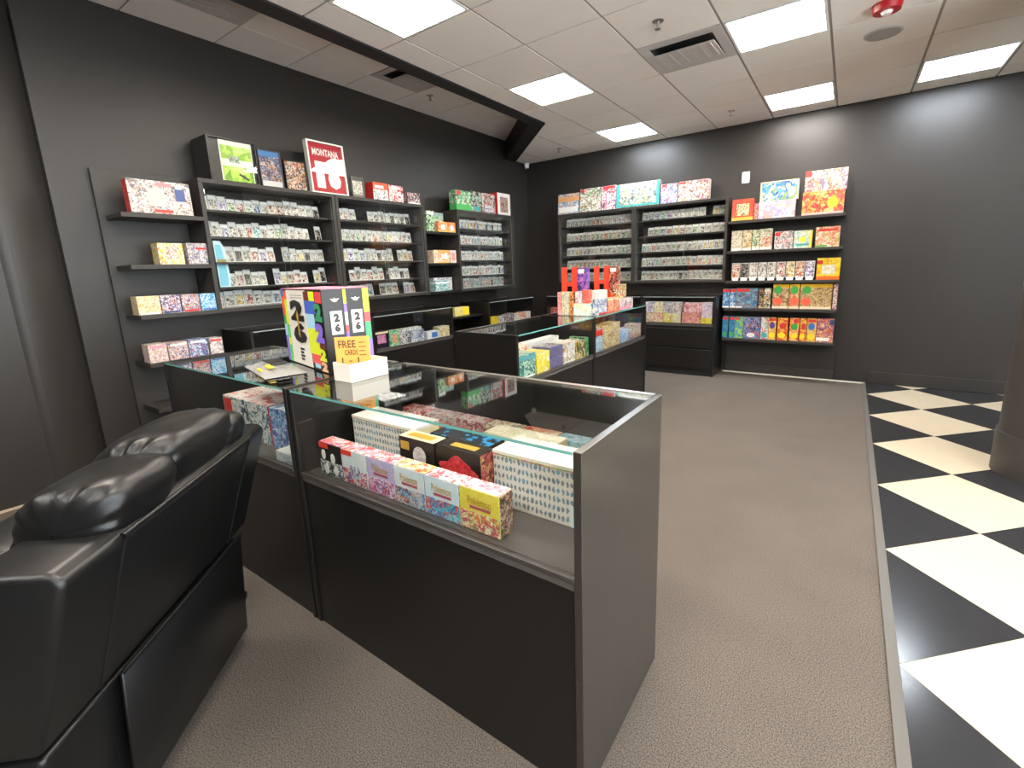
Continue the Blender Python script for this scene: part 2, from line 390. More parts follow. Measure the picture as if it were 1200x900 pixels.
bx('plate', (-.042, .042, -.012, 0, -.065, .065), M_white, t, .004); bx('toggle', (-.010, .010, -.020, -.012, -.02, .02), M_white, t, .002)
t = thing('wall_outlet', 'black wall outlet plate below the lowest game shelf', 'outlet', (3.85, -.024, .32))
bx('plate', (-.055, .055, -.008, 0, -.042, .042), M_fixg, t, .003)
for s in (-1, 1): bx('socket', (s*.022-.014, s*.022+.014, -.011, -.008, -.02, .02), M_black, t)

# ================================================================= FIXTURES
# local frame of every fixture: X to the viewer's right, Y into the depth, Z up, front at Y = 0
def wall_case(label, loc, rz, wd, z0=1.165, z1=2.165, depth=.32, shelves=(1.358, 1.555, 1.75, 1.95), door_split=.55):
    t = thing('wall_display_case', label, 'display case', (loc[0], loc[1], 0), rz, 'wall display cases')
    h = wd/2
    bx('back_panel', (-h, h, depth-.015, depth, z0, z1), M_fixg, t)
    bx('top_board', (-h, h, 0, depth, z1-.03, z1), M_fixg, t, .002)
    bx('bottom_board', (-h, h, 0, depth, z0, z0+.03), M_fixg, t, .002)
    for s in (-1, 1): bx('side_board', (min(s*h, s*(h-.03)), max(s*h, s*(h-.03)), 0, depth-.015, z0+.03, z1-.03), M_fixg, t, .002)
    for z in shelves: bx('shelf', (-h+.03, h-.03, .055, depth-.015, z-.016, z), M_fixg, t)
    k = -h+.03+(wd-.06)*door_split
    for nm, a, b, y in (('glass_door', -h+.032, k+.03, .036), ('glass_door', k-.03, h-.032, .022)):
        g = MB().box(a, b, y, y+.005, z0+.034, z1-.034, 0, sides=1).build(nm, [M_glass, M_gedge2], t)
    bx('door_rail', (-h+.03, h-.03, .016, .046, z0+.03, z0+.034), M_metal, t)
    bx('lock', (k-.03, k-.01, .012, .02, z0+.25, z0+.28), M_metal, t)
    return t
def showcase(label, loc, rz, wd, depth=.5, top=1.005, ledge=.665, base_m=M_fix, name='glass_showcase', drawers=False, edge=None, right=True):
    t = thing(name, label, 'display counter', (loc[0], loc[1], 0), rz, 'glass display counters')
    h = wd/2; p = .022
    cb = bx("base_cabinet", (-h+p, h-p, .004, depth, .06 if drawers else 0.0, ledge-.03), base_m, t, .002)
    bx('deck', (-h+p, h-p, .0, depth, ledge-.03, ledge), mat('deck_laminate', (.085, .078, .072), .24), t, .002)
    bx('front_rail', (-h+p, h-p, -.006, .016, ledge-.006, ledge+.008), M_edge, t, .002)
    for s in (-1, 1):
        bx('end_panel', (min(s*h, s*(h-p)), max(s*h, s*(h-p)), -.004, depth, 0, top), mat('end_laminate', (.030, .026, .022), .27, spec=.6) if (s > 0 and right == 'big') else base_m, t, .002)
    bx('rear_door', (-h+p, h-p, depth-.012, depth, ledge, top-.012), base_m, t)
    MB().box(-h+p, h-p, .003, .009, ledge+.008, top-.008, 0).build('front_glass', [M_glass], t)
    MB().box(-h+p, h-p, -.006, depth-.01, top-.008, top, 0, front=1).build('top_glass', [M_gtop, edge or M_gedge2], t)
    bx('rear_rail', (-h+p, h-p, depth-.02, depth+.002, top-.012, top+.001), M_metal, t)
    if drawers:
        for z in (.10, .36): d = bx('drawer', (-h+p+.01, h-p-.01, -.010, .004, z, z+.24), base_m, t, .003)
        bx('plinth', (-h+.03, h-.03, .02, depth-.02, 0, .06), M_black, t)
    return t

# --- left wall: shelf board, three cases, an open bay
t = thing('shelf_unit', 'charcoal back board with five open shelves left of the wall cases', 'shelf', (.012, -5.15, 0), HP)
bx('back_board', (-.285, .25, -.022, 0.01, .36, 2.20), M_fixg, t, .002)
for z in (1.887, 1.54, 1.193, .85, .515): bx('shelf', (-.245, .26, -.322, -.022, z-.032, z), M_fixg, t, .003)
CX = .335
wall_case('glass wall case nearest the armchair, under the red framed jersey', (CX, -4.332), HP, 1.136)
wall_case('middle glass wall case on the left wall, under the red and white boxes', (CX, -3.190), HP, 1.136, door_split=.5)
wall_case('glass wall case nearest the room corner on the left wall', (CX, -1.475), HP, 1.19, door_split=.35)
t = thing('shelf_unit', 'open bay of three black shelves between two left wall cases', 'shelf', (.012, -2.346, 0), HP)
bx('back_board', (-.272, .272, -.02, .01, 1.13, 2.0), M_fix, t)
for z in (1.885, 1.523, 1.19): bx('shelf', (-.271, .271, -.322, -.02, z-.03, z), M_fix, t, .002)
t = thing('shelf_unit', 'low black open shelf holding one yellow box between wall counters', 'shelf', (.012, -2.094, 0), HP)
bx('back_board', (-.335, .335, -.02, .0, 0, .98), M_fix, t)
for z in (.86, .525): bx('shelf', (-.335, .335, -.40, -.02, z-.025, z), M_fix, t, .002)
bx('plinth', (-.335, .335, -.40, -.02, 0, .10), M_fix, t, .002)
# --- back wall: two cases and the long board with five shelves
wall_case('left glass wall case on the back wall, behind the red displays', (1.325, -.325), 0, 1.175, z0=1.175, z1=2.18, shelves=(1.392, 1.583, 1.79, 1.995), door_split=.4)
wall_case('right glass wall case on the back wall, next to the game shelves', (2.503, -.325), 0, 1.175, z0=1.175, z1=2.18, shelves=(1.392, 1.583, 1.79, 1.995), door_split=.6)
t = thing('shelf_unit', 'charcoal back board with five shelves of bright boxes on back wall', 'shelf', (3.69, -.012, 0), 0)
bx('back_board', (-.595, .60, -.022, .01, .06, 2.22), M_fixg, t, .002)
for z in (1.893, 1.543, 1.187, .858, .483): bx('shelf', (-.59, .575, -.315, -.022, z-.032, z), M_fixg, t, .003)
bx('kick_board', (-.59, .60, -.05, -.022, .0, .11), M_fixg, t, .002)
# --- floor showcases
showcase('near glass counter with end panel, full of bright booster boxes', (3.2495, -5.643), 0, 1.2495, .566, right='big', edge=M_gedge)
showcase('glass counter behind the armchair, with a tall colourful box on it', (2.014, -5.643), 0, 1.198, .566, edge=M_gedge)
showcase('near half of the island glass counter, with its end panel to us', (2.585, -3.4975), HP, 1.165, .54, .995, .665, edge=M_gedge)
showcase('far half of the island glass counter, carrying red displays', (2.585, -2.282), HP, 1.263, .54, .995, .665, edge=M_gedge)
showcase('glass wall counter below the case nearest the armchair', (.5, -4.187), HP, 1.166, .49)
showcase('glass wall counter below the middle left case', (.5, -3.02), HP, 1.166, .49)
showcase('glass wall counter in the corner of the left wall', (.5, -1.21), HP, 1.08, .49)
showcase('glass counter along the back wall behind the red displays', (1.36, -.5), 0, 1.5, .49)
showcase('glass counter along the back wall beside the game shelves', (2.58, -.5), 0, .93, .49, drawers=True)

# ================================================================= TRADING CARDS IN THE CASES
ORD = ['first', 'second', 'third', 'fourth', 'fifth', 'sixth', 'seventh', 'eighth', 'ninth', 'tenth', 'eleventh', 'twelfth', 'thirteenth', 'fourteenth', 'fifteenth', 'sixteenth', 'seventeenth', 'eighteenth', 'nineteenth', 'twentieth']
ROWN = ['top', 'second', 'third', 'fourth', 'bottom']
PAL_CARD = {
 'pale': ['#e8e4da', '#b9b4aa', '#5f5d58', '#f2efe6', '#a79985', '#d8d2c8', '#7a6a5c', '#efe9dd'],
 'blue': ['#dfe3e6', '#5d7fae', '#2d3f63', '#f0eee8', '#8aa3c0', '#c7b9a5'],
 'red': ['#e9e0d8', '#b8443c', '#6d2320', '#f4efe6', '#d08a6a', '#c9c2b8'],
 'green': ['#e6e8da', '#5f9a58', '#2f5a3a', '#f1f0e4', '#a9bf88', '#c8c4b4'],
 'yellow': ['#efe7c8', '#d7b23c', '#8d6a2a', '#f4efdf', '#e6cf7a', '#c9c0aa'],
 'purple': ['#e6e0e8', '#7d5a9a', '#3a2c55', '#f1eef2', '#a992bd', '#c9c2c4'],
 'orange': ['#efe2d2', '#d8763a', '#8a3d20', '#f4ede2', '#e5a877', '#c9beb2'],
 'teal': ['#dfeae8', '#3fa3a3', '#1f5a66', '#eef4f2', '#8fc9c6', '#c4c8c0'],
 'dark': ['#6b655e', '#2b2826', '#15130f', '#b5ada0', '#4a423a', '#8a8074']}
CARD_M = {k: art('card_'+k, v, 34, i*3.3, rough=.25, fine=.4) for i, (k, v) in enumerate(PAL_CARD.items())}
M_lab = mat('slab_label', (.86, .85, .82), .3)
def slab_meshes(wd, ht):
    h = wd/2; s = MB().box(-h, h, 0, .006, 0, ht).mesh('slab', [M_slab])
    c = MB().box(-h*.80, h*.80, -.0012, 0, ht*.07, ht*.72).mesh('card', [M_card])
    l = MB().box(-h*.84, h*.84, -.0012, 0, ht*.78, ht*.96).mesh('label_strip', [M_lab])
    return s, c, l
SLAB = slab_meshes(.068, .125)
FARM = MB().box(-.034, .034, 0, .006, 0, .125).box(-.027, .027, -.0012, 0, .009, .090, 1).box(-.0285, .0285, -.0012, 0, .097, .120, 2).mesh('graded_card', [M_slab, M_card, M_lab])
LEAN = math.radians(9)
def place(o, origin, rz, lx, ly, z, sx=1., sz=1., lean=LEAN):
    c, s_ = math.cos(rz), math.sin(rz)
    o.location = (origin[0]+c*lx-s_*ly, origin[1]+s_*lx+c*ly, z+.001); o.rotation_euler = (-lean, 0, rz); o.scale = (sx, 1, sz)
def slab(origin, rz, lx, ly, z, hue, label, group, near, sx=1., sz=1.):
    if near:
        o = link('graded_card', SLAB[0]); place(o, origin, rz, lx, ly, z, sx, sz); tag(o, label, 'trading card', group)
        c = link('card', SLAB[1], o); c.material_slots[0].link = 'OBJECT'; c.material_slots[0].material = CARD_M[hue]
        link('label_strip', SLAB[2], o)
    else:
        o = link('graded_card', FARM); place(o, origin, rz, lx, ly, z, sx, sz); tag(o, label, 'trading card', group)
        o.material_slots[1].link = 'OBJECT'; o.material_slots[1].material = CARD_M[hue]
    return o
HUES = ['pale']*9+['blue']*3+['red']*3+['green']*2+['yellow', 'purple', 'orange', 'teal']+['dark']*3
WORD = {'pale': 'pale', 'dark': 'dark'}
def card_row(origin, rz, x0, x1, z, ly, case, row, hues, near, jit=.0, sz=1., gaps=()):
    """hues: one per card, '-' leaves a gap"""
    n_ = len(hues); p = (x1-x0)/n_; k = 0
    for i, hh in enumerate(hues):
        if hh == '-': continue
        v = hh
        s_ = sz*(1+random.uniform(-jit, jit))
        slab(origin, rz, x0+p*(i+.5), ly+random.uniform(0, .004), z, v, '%s card slab, %s from left, %s row, %s' % (v if v != 'pale' else 'pale white', ORD[min(k, 19)], row, case), 'graded cards on display', near, sx=p*.94/.068, sz=s_)
        k += 1
def hs(s): return [{'p': 'pale', 'b': 'blue', 'r': 'red', 'g': 'green', 'y': 'yellow', 'u': 'purple', 'o': 'orange', 't': 'teal', 'd': 'dark', '-': '-'}[c] for c in s]
CA, CB = (CX, -4.332), (CX, -3.190); LY = .18
ZA = (1.95, 1.75, 1.555, 1.358, 1.195)
for r_, (st, jit) in enumerate((('ppugrgbporppppd', .12), ('ppbpprtppgpppp-d', .14), ('-ppdprur-bpydpp', .12), ('-dprdpp-uyorr-yd', .16), ('rpyrppbrpbpdr', .10))):
    card_row(CA, HP, -.51, .51, ZA[r_], LY, 'case nearest armchair', ROWN[r_], hs(st), True, jit)
for r_, (st, jit) in enumerate((('pprp--ppppdppd', .06), ('ppgpgpprpgypppb', .03), ('pyugbppdpp-pyr', .10), ('p-rpprpr-ppdp-', .14), ('-ggpb-dpr-ur', .08))):
    card_row(CB, HP, -.51, .51, ZA[r_], LY, 'middle left case', ROWN[r_], hs(st), True, jit)
B1, B2 = (1.325, -.325), (2.503, -.325); ZB = (1.995, 1.79, 1.583, 1.392, 1.21)
for r_, st in enumerate(('pppppporppppuppu', 'pprppppgpogypgpp', 'ppypppppppgpgtpp', 'gpyporppgppppppp', 'ppppppppppppppgp')):
    card_row(B1, 0, -.54, .54, ZB[r_], LY, 'left back wall case', ROWN[r_], hs(st), False, .03)
for r_, st in enumerate(('bbbtuppppp-yg', '-pgbryrpgpppg', 'tprpppgpppypyypp', 'ppbtrppgpopoyrop', 'pprpppppdpppppppp')):
    card_row(B2, 0, -.54, .54, ZB[r_], LY, 'right back wall case', ROWN[r_], hs(st), False, .03, .95)
# the far corner case: too many and too small to pick apart
far = MB(); M_list = [M_slab, M_lab]+[CARD_M[k] for k in PAL_CARD]
keys = list(PAL_CARD)
for r_, z in enumerate((1.95, 1.75, 1.555, 1.358, 1.195)):
    for i in range(17):
        hh = 2+keys.index(random.choice(HUES)); x = -.545+1.09*(i+.5)/17; q = .029; s0 = random.uniform(-.004, .004)
        y0 = LY+s0; ht = .128+random.uniform(-.01, .004)
        far.box(x-q, x+q, y0, y0+.006, z+.001, z+ht, 0)
        far.box(x-q*.8, x+q*.8, y0-.0012, y0, z+ht*.08, z+ht*.74, hh); far.box(x-q*.85, x+q*.85, y0-.0012, y0, z+ht*.78, z+ht*.95, 1)
o = far.build('graded_cards', M_list, None, (CX, -1.475, 0), HP); tag(o, 'rows of tiny card slabs filling the case nearest the corner', 'trading cards'); o['kind'] = 'stuff'
# the blue printed pennant at the left end of the first case
t = thing('pennant', 'light blue printed pennant standing at the left end of case', 'pennant', (CX-.10, -4.795, 1.36), HP)
M_pb = mat('pennant_blue', (.20, .52, .68), .35); M_pl = mat('pennant_outline', (.60, .80, .86), .3); M_py = mat('pennant_gold', (.30, .24, .07), .4)
MB().prism([(-.025, 0), (.055, 0), (.06, .07), (.05, .30), (.02, .36), (-.03, .36)], 0, .006).build('sheet', M_pl, t).rotation_euler = (HP, 0, 0)
MB().prism([(-.018, .01), (.040, .01), (.045, .07), (.038, .19), (-.02, .19)], .006, .009).build('lower_print', M_pb, t).rotation_euler = (HP, 0, 0)
MB().prism([(-.02, .22), (.036, .22), (.02, .33), (-.02, .33)], .006, .009).build('upper_print', M_pb, t).rotation_euler = (HP, 0, 0)
MB().prism([(-.02, .195), (.05, .195), (.048, .218), (-.02, .218)], .006, .010).build('gold_band', M_py, t).rotation_euler = (HP, 0, 0)

# ================================================================= BOXED GOODS
def product(name, label, cat, x, y, z, rz, wd, dp, ht, front, side=None, top=None, group=None, title=None, lean=0., bevel=0.):
    """x,y,z: middle of the lower front edge; title = (material, u0, u1, v0, v1) raised title plate on the front"""
    h = wd/2; side = side or front; top = top or side
    o = MB().box(-h, h, 0, dp, 0, ht, 1, front=0, top=2, sides=1).build(name, [front, side, top], None, (x, y, z+.001+dp*math.sin(lean)), rz, bevel, 1)
    o.rotation_euler = (-lean, 0, rz); tag(o, label, cat, group)
    if title:
        for tt in (title if isinstance(title, list) else [title]):
            m_, u0, u1, v0, v1 = tt[:5]
            if len(tt) > 5:
                q = MB().prism([(wd*(u1-u0)/2*math.cos(k*math.pi/9), ht*(v1-v0)/2*math.sin(k*math.pi/9)) for k in range(18)], 0, .0015).build('round_print', m_, o, (-h+wd*(u0+u1)/2, 0, ht*(v0+v1)/2)); q.rotation_euler = (HP, 0, 0)
                continue
            bx('title_plate', (-h+wd*u0, -h+wd*u1, -.0015, .0, ht*v0, ht*v1), m_, o)
    # the folded lid flap along the top edge
    bx('lid_seam', (-h+.002, h-.002, dp*.02, dp*.98, ht, ht+.0012), top, o)
    return o
def L(y0, y1, z, ht, xf=.30, dp=.12, **k): return dict(x=xf, y=(y0+y1)/2, z=z, rz=HP, wd=(y1-y0)*.985, dp=dp, ht=ht, **k)
def Bk(x0, x1, z, ht, yf=-.28, dp=.1, **k): return dict(x=(x0+x1)/2, y=yf, z=z, rz=0, wd=(x1-x0)*.985, dp=dp, ht=ht, **k)
def A(nm, cols, **k): return art('print_'+nm, cols, **k)
P_red = mat('p_red', '#c8342c', .35); P_yel = mat('p_yellow', '#f0cf2c', .35); P_blu = mat('p_blue', '#3d6fb5', .35); P_wht = mat('p_white', '#e0ddd4', .4)
P_blk = mat('p_black', '#1b1917', .35); P_grn = mat('p_green', '#3fa04a', .35); P_org = mat('p_orange', '#ee8a3c', .35); P_gold = mat('p_gold', '#a98c3a', .3); P_pnk = mat('p_pink', '#e08aa0', .35); P_pur = mat('p_purple', '#5b3f86', .35); P_teal = mat('p_teal', '#3f9a98', .35); P_nvy = mat('p_navy', '#34426e', .35); P_cream = mat('p_cream', '#ddcfa6', .4)
SP = 'sports box sets on the left shelves'
product('boxed_set', 'wide white sports box with red spine alone on the top shelf', 'box', front=A('s1', ['#e4ddd4', '#d9c4be', '#8a7a74', '#e6e0d8', '#a99890', '#d4bab2', '#6a6a72', '#e8e2da'], scale=24, seed=1), side=P_red, top=P_wht, title=[(mat('t_navy', '#3c4f86', .4), .74, .90, .42, .80), (P_red, .36, .66, .03, .13), (mat('t_rose', '#e9b3b0', .4), .30, .56, .22, .78), (mat('t_rose2', '#dd7d80', .4), .44, .70, .84, .95)], **L(-5.325, -4.945, 1.887, .222, dp=.09, lean=.05))
product('boxed_set', 'yellow sports box on the second shelf of the left board', 'box', front=A('s2', ['#ecd94a', '#f3ead0', '#d9c23a', '#f0e6a0', '#c9805a', '#efe6d6'], scale=30, seed=2), top=P_cream, title=(A('s2b', ['#f3eee2', '#c8b8a8', '#a86a52'], scale=60, seed=5), .3, .78, .25, .85), group=SP, **L(-5.214, -5.057, 1.54, .148))
product('boxed_set', 'grey and white sports box right of the yellow one', 'box', front=A('s3', ['#d8d2cc', '#a8a0a2', '#efe9e4', '#8f8a96', '#c8a8a4', '#6f7290'], scale=40, seed=3), title=(P_red, .35, .75, .70, .80), group=SP, **L(-5.032, -4.863, 1.54, .152))
s3c = [(['#efe3b8', '#e8c87a', '#f2ead2', '#d9a04e', '#c9b898'], 'cream and gold sports box at left end of the third shelf'),
       (['#6b5a9a', '#e4d8d8', '#3d3a58', '#c97a6a', '#f0ece8', '#8a86b4'], 'purple and white sports box second on the third shelf'),
       (['#7a86b8', '#e2a27a', '#3c4670', '#efe6dc', '#b86a58', '#c4b8c0'], 'orange and blue sports box third on the third shelf'),
       (['#3f9ad0', '#8ecbe8', '#2b6ea8', '#eef4f6', '#5db4e0', '#d0e6ee'], 'bright blue sports box at right end of the third shelf')]
for i, (a, b, hh) in enumerate([(-5.396, -5.262, .128), (-5.258, -5.137, .128), (-5.129, -5.012, .126), (-5.005, -4.90, .124)]):
    product('boxed_set', s3c[i][1], 'box', front=A('s4%d' % i, s3c[i][0], scale=45, seed=i+7), title=((P_wht, P_nvy, P_red, P_blu)[i], .08, .92, .02, .12), group=SP, **L(a, b, 1.193, hh, xf=.315))
product('boxed_set', 'small white and blue box beside the bright blue sports box', 'box', front=A('s45', ['#dfeaf0', '#7fb8d8', '#f4f4f0', '#c8a8a0'], scale=60, seed=3), group=SP, **L(-4.897, -4.855, 1.193, .095, xf=.315))
s4c = [(['#efe6e2', '#d8a8b8', '#c9c08a', '#f4efe8', '#b88a9a'], 'pink and cream sports box at left end of the fourth shelf'),
       (['#8088b4', '#e09a72', '#d8ccc8', '#50587e', '#efd8c4'], 'orange and lilac sports box second on the fourth shelf'),
       (['#4a66a8', '#7fb2d8', '#2c3a68', '#d6dce6', '#a85a72'], 'blue sports box third on the fourth shelf'),
       (['#efeae6', '#d4c8c4', '#b88a88', '#f6f2ee', '#8a8486'], 'white sports box at right end of the fourth shelf')]
for i, (a, b, hh) in enumerate([(-5.385, -5.272, .13), (-5.265, -5.14, .126), (-5.134, -5.005, .13), (-4.991, -4.90, .122)]):
    product('boxed_set', s4c[i][1], 'box', front=A('s5%d' % i, s4c[i][0], scale=45, seed=i+17), title=((P_pnk, P_wht, P_wht, P_red)[i], .1, .9, .80, .92), group=SP, **L(a, b, .85, hh, xf=.315))

# --- frames and boxes on top of the left wall cases
def framed(name, label, cat, y0, y1, z, ht, frame_m, picture, dp=.03, border=.012, xf=.30, extra=None, lean=.06, py=None):
    py = dp*.45 if py is None else py
    t = thing(name, label, cat, (xf, (y0+y1)/2, z+.001), HP); t.rotation_euler = (-lean, 0, HP)
    h = (y1-y0)/2; m = MB(); b = border
    for q in ((-h, h, 0, b), (-h, h, ht-b, ht), (-h, -h+b, b, ht-b), (h-b, h, b, ht-b)): m.box(q[0], q[1], 0, dp, q[2], q[3])
    m.build('frame', frame_m, t); bx('backing', (-h+b, h-b, py+.004, dp-.001, b, ht-b), frame_m, t)
    p = bx('picture', (-h+b, h-b, py, py+.004, b, ht-b), picture, t)
    if extra: extra(t, h, ht, py, b)
    bx('glazing', (-h+b, h-b, .003, .005, b, ht-b), M_glass, t)
    return t
def sb_extra(t, h, ht, y, b):
    bx('mat_board', (-h+.09, h-.03, y-.004, y, .012, ht-.012), P_wht, t)
    p = bx('photo', (-h+.10, h-.04, y-.008, y-.004, .012, ht-.05), art('photo_green', ['#9fd03a', '#c8e85a', '#7ab02c', '#d8f08a'], scale=9, seed=4, bands=((.42, .62, '#eef2e0'),), fine=.2), t)
    bx('signature', (-.005, .075, y-.010, y-.008, .07, .085), P_blk, t).rotation_euler = (0, .5, 0)
    bx('player', (-.03, .045, y-.010, y-.008, .15, .20), art('photo_player', ['#d8dcd8', '#5a6a4a', '#aab8b0'], scale=60), t)
framed('shadow_box', 'deep black shadow box with a bright green signed photo', 'framed photo', -4.785, -4.42, 2.166, .325, P_blk, P_blk, dp=.26, border=.010, extra=sb_extra, lean=0, py=.022)
framed('framed_card', 'framed poster with a blue band on top, left of the small dark one', 'framed poster', -4.402, -4.215, 2.166, .295, mat('frame_steel', '#4a4f58', .35), A('fr2', ['#3f5f9a', '#c98a52', '#2a2c3a', '#e0d2c4', '#8a4a3a', '#5f7fae'], scale=26, seed=2, bands=((.86, 1.1, '#4a86c0'), (0, .16, '#d8d4d0'))), dp=.025, border=.006)
framed('framed_card', 'small dark framed action photo next to the red jersey', 'framed poster', -4.190, -3.995, 2.166, .245, P_blk, A('fr3', ['#2a2624', '#e0a04a', '#efe4da', '#b8443c', '#5a4a42', '#c8b8a8'], scale=28, seed=6), dp=.025, border=.006)
M_jred = mat('jersey_red', '#b51f2c', .55); M_jw = mat('jersey_white', '#f4ede6', .5)
def jersey_extra(t, h, ht, y, b):
    bx('jersey', (-h+b+.004, h-b-.004, y-.010, y, b+.004, ht-b-.004), M_jred, t)
    text('name_lettering', 'MONTANA', M_jw, t, (-.135, y-.010, ht-.125), .27, .062)
    text('jersey_number', '1', M_jw, t, (-.125, y-.010, .05), .085, .235)
    text('jersey_number', '6', M_jw, t, (-.005, y-.010, .05), .135, .235)
framed('framed_jersey', 'red number sixteen jersey in a white frame', 'framed jersey', -3.952, -3.575, 2.166, .46, P_wht, mat('jersey_back', '#9a1a26', .6), dp=.05, border=.014, extra=jersey_extra)
framed('framed_card', 'small grey framed card right of the red jersey', 'framed card', -3.528, -3.385, 2.166, .195, mat('frame_grey', '#55534f', .4), A('fr4', ['#d8d2c4', '#8a867c', '#b0a890', '#efe9dc'], scale=40, seed=8, bands=((.86, 1.1, '#3a3836'), (0, .1, '#6a6862'))), dp=.02, border=.012)
TP = 'boxes on top of the left cases'
product('boxed_set', 'red and white game box on the middle left case', 'box', front=A('t21', ['#e4e0dc', '#c8c4c0', '#f2eeea', '#8a8886'], scale=22, seed=3, bands=((.62, 1.1, '#dd5a2c'),)), side=P_red, title=(P_wht, .12, .7, .68, .84), group=TP, **L(-3.284, -3.09, 2.166, .172))
product('boxed_set', 'mostly red game box next to the red and white one', 'box', front=A('t22', ['#c83a38', '#efe6e2', '#b02a2c', '#e8c0b8', '#f4eeea'], scale=20, seed=5), side=P_red, title=(P_wht, .2, .8, .78, .92), group=TP, **L(-3.08, -2.885, 2.166, .168))
product('boxed_set', 'small dark maroon box at the end of the middle left case', 'box', front=A('t23', ['#3a2426', '#efe4e2', '#5a2c30', '#a87a78', '#d8c8c6'], scale=26, seed=7), title=(P_wht, .1, .9, .04, .16), group=TP, **L(-2.828, -2.64, 2.166, .118))
product('toy_box', 'green toy box with a red corner on the corner case', 'toy box', front=A('t31', ['#4fae5a', '#cfe0c4', '#2f7a4a', '#e0dccc', '#6a4a3a', '#8fd0a8'], scale=15, seed=3, bands=((0, .3, '#49b05c'),)), title=(P_red, .02, .3, .78, .98), group=TP, **L(-2.035, -1.755, 2.166, .235))
product('toy_box', 'mixed green and brown toy box in the middle of the corner case', 'toy box', front=A('t32', ['#5a4a42', '#9ac8b8', '#c8b8a0', '#2c2a2a', '#d8d0c0'], scale=16, seed=6), title=(P_teal, .2, .8, .05, .28), group=TP, **L(-1.75, -1.55, 2.166, .25))
product('toy_box', 'grey ringed toy box beside the white framed pack', 'toy box', front=A('t33', ['#7a5a4a', '#b8b8b4', '#3a3a40', '#d8d4cc', '#c8685a'], scale=16, seed=9), title=(A('t33b', ['#c8ccd0', '#5a6068', '#efeeea'], scale=40), .2, .8, .06, .40), group=TP, **L(-1.54, -1.25, 2.166, .25))
product('toy_box', 'white bordered toy pack at the corner end of the case', 'toy box', front=A('t34', ['#efeae4', '#e4dcd4'], scale=10, seed=1), side=P_red, title=(A('t34b', ['#8a7a6a', '#c8a89a', '#4a4a48', '#b0786a'], scale=30), .2, .8, .12, .82), group=TP, **L(-1.2, -.9, 2.166, .29))
# open bay
OB = 'boxes in the open bay'
product('boxed_set', 'tall bright green box in the open bay', 'box', front=A('b11', ['#4fae52', '#bfe0b0', '#2a5a34', '#e4ece0', '#3a3a3c'], scale=24, seed=2), group=OB, title=(P_wht, .1, .9, .82, .95), **L(-2.535, -2.41, 1.885, .235, xf=.27))
product('boxed_set', 'green box standing behind the two orange boxes', 'box', front=A('b12', ['#4a9a56', '#c8d8d0', '#7ab87a', '#a8b8b4', '#e8e0c8'], scale=24, seed=4, bands=((.84, 1.1, '#8fa8a8'),)), group=OB, **L(-2.385, -2.16, 1.885, .235, xf=.18))
product('boxed_set', 'orange box on the left in front of the green one', 'box', front=A('b13', ['#ee7a3a', '#f6c07a', '#f4e0c8', '#d85a2c', '#f0a050'], scale=32, seed=6, bands=((0, .14, '#f2c060'),)), group=OB, title=(P_wht, .3, .7, .25, .7), **L(-2.385, -2.215, 1.885, .12, xf=.30))
product('boxed_set', 'orange box on the right of the open bay top shelf', 'box', front=A('b14', ['#ee7a3a', '#f6c07a', '#f4e0c8', '#d85a2c', '#f0a050'], scale=32, seed=9, bands=((0, .14, '#f2c060'),)), group=OB, title=(P_wht, .3, .7, .25, .7), **L(-2.21, -2.08, 1.885, .118, xf=.30))
product('boxed_set', 'slim cream box at left on the bay middle shelf', 'box', front=A('b21', ['#f0d8b8', '#e89a5a', '#f4ece0'], scale=32, seed=2), group=OB, **L(-2.48, -2.40, 1.523, .15, xf=.29))
product('boxed_set', 'orange box with a white title on the bay middle shelf', 'box', front=A('b22', ['#ee8440', '#f8d8b0', '#e05a30', '#f4e8d8'], scale=30, seed=3, bands=((.8, 1.1, '#f0a858'), (0, .1, '#f0b848'))), group=OB, title=(P_wht, .2, .8, .35, .7), **L(-2.395, -2.205, 1.523, .15, xf=.29))
product('boxed_set', 'white box with a red figure on the bay middle shelf', 'box', front=A('b23', ['#f0ebe6', '#e0d8d0', '#c8b8b0'], scale=30, seed=3), group=OB, title=(A('b23b', ['#c85a4a', '#e8c8b8'], scale=50), .25, .75, .15, .8), **L(-2.195, -2.085, 1.523, .15, xf=.29))
product('boxed_set', 'teal and white box on the bay lowest shelf', 'box', front=A('b31', ['#5aa8a8', '#e4eaea', '#8fc4c4', '#c8d4d4', '#3a7a80'], scale=30, seed=3, bands=((.7, .86, '#eceff0'),)), group=OB, **L(-2.5, -2.27, 1.19, .125, xf=.31, dp=.1))
product('boxed_set', 'grey and white box behind the teal one', 'box', front=A('b32', ['#d8d6da', '#a8a2b0', '#efeef0', '#6a6270'], scale=30, seed=5), group=OB, **L(-2.42, -2.09, 1.19, .155, xf=.20, dp=.1))
product('boxed_set', 'pale yellow box alone on the low black shelf', 'box', front=A('gap', ['#e8dc9a', '#f0e8c0', '#c8b878', '#e8d23a'], scale=26, seed=5), group=OB, title=(P_yel, .55, .98, .05, .95), **L(-2.205, -1.93, .86, .105, xf=.32, dp=.1))

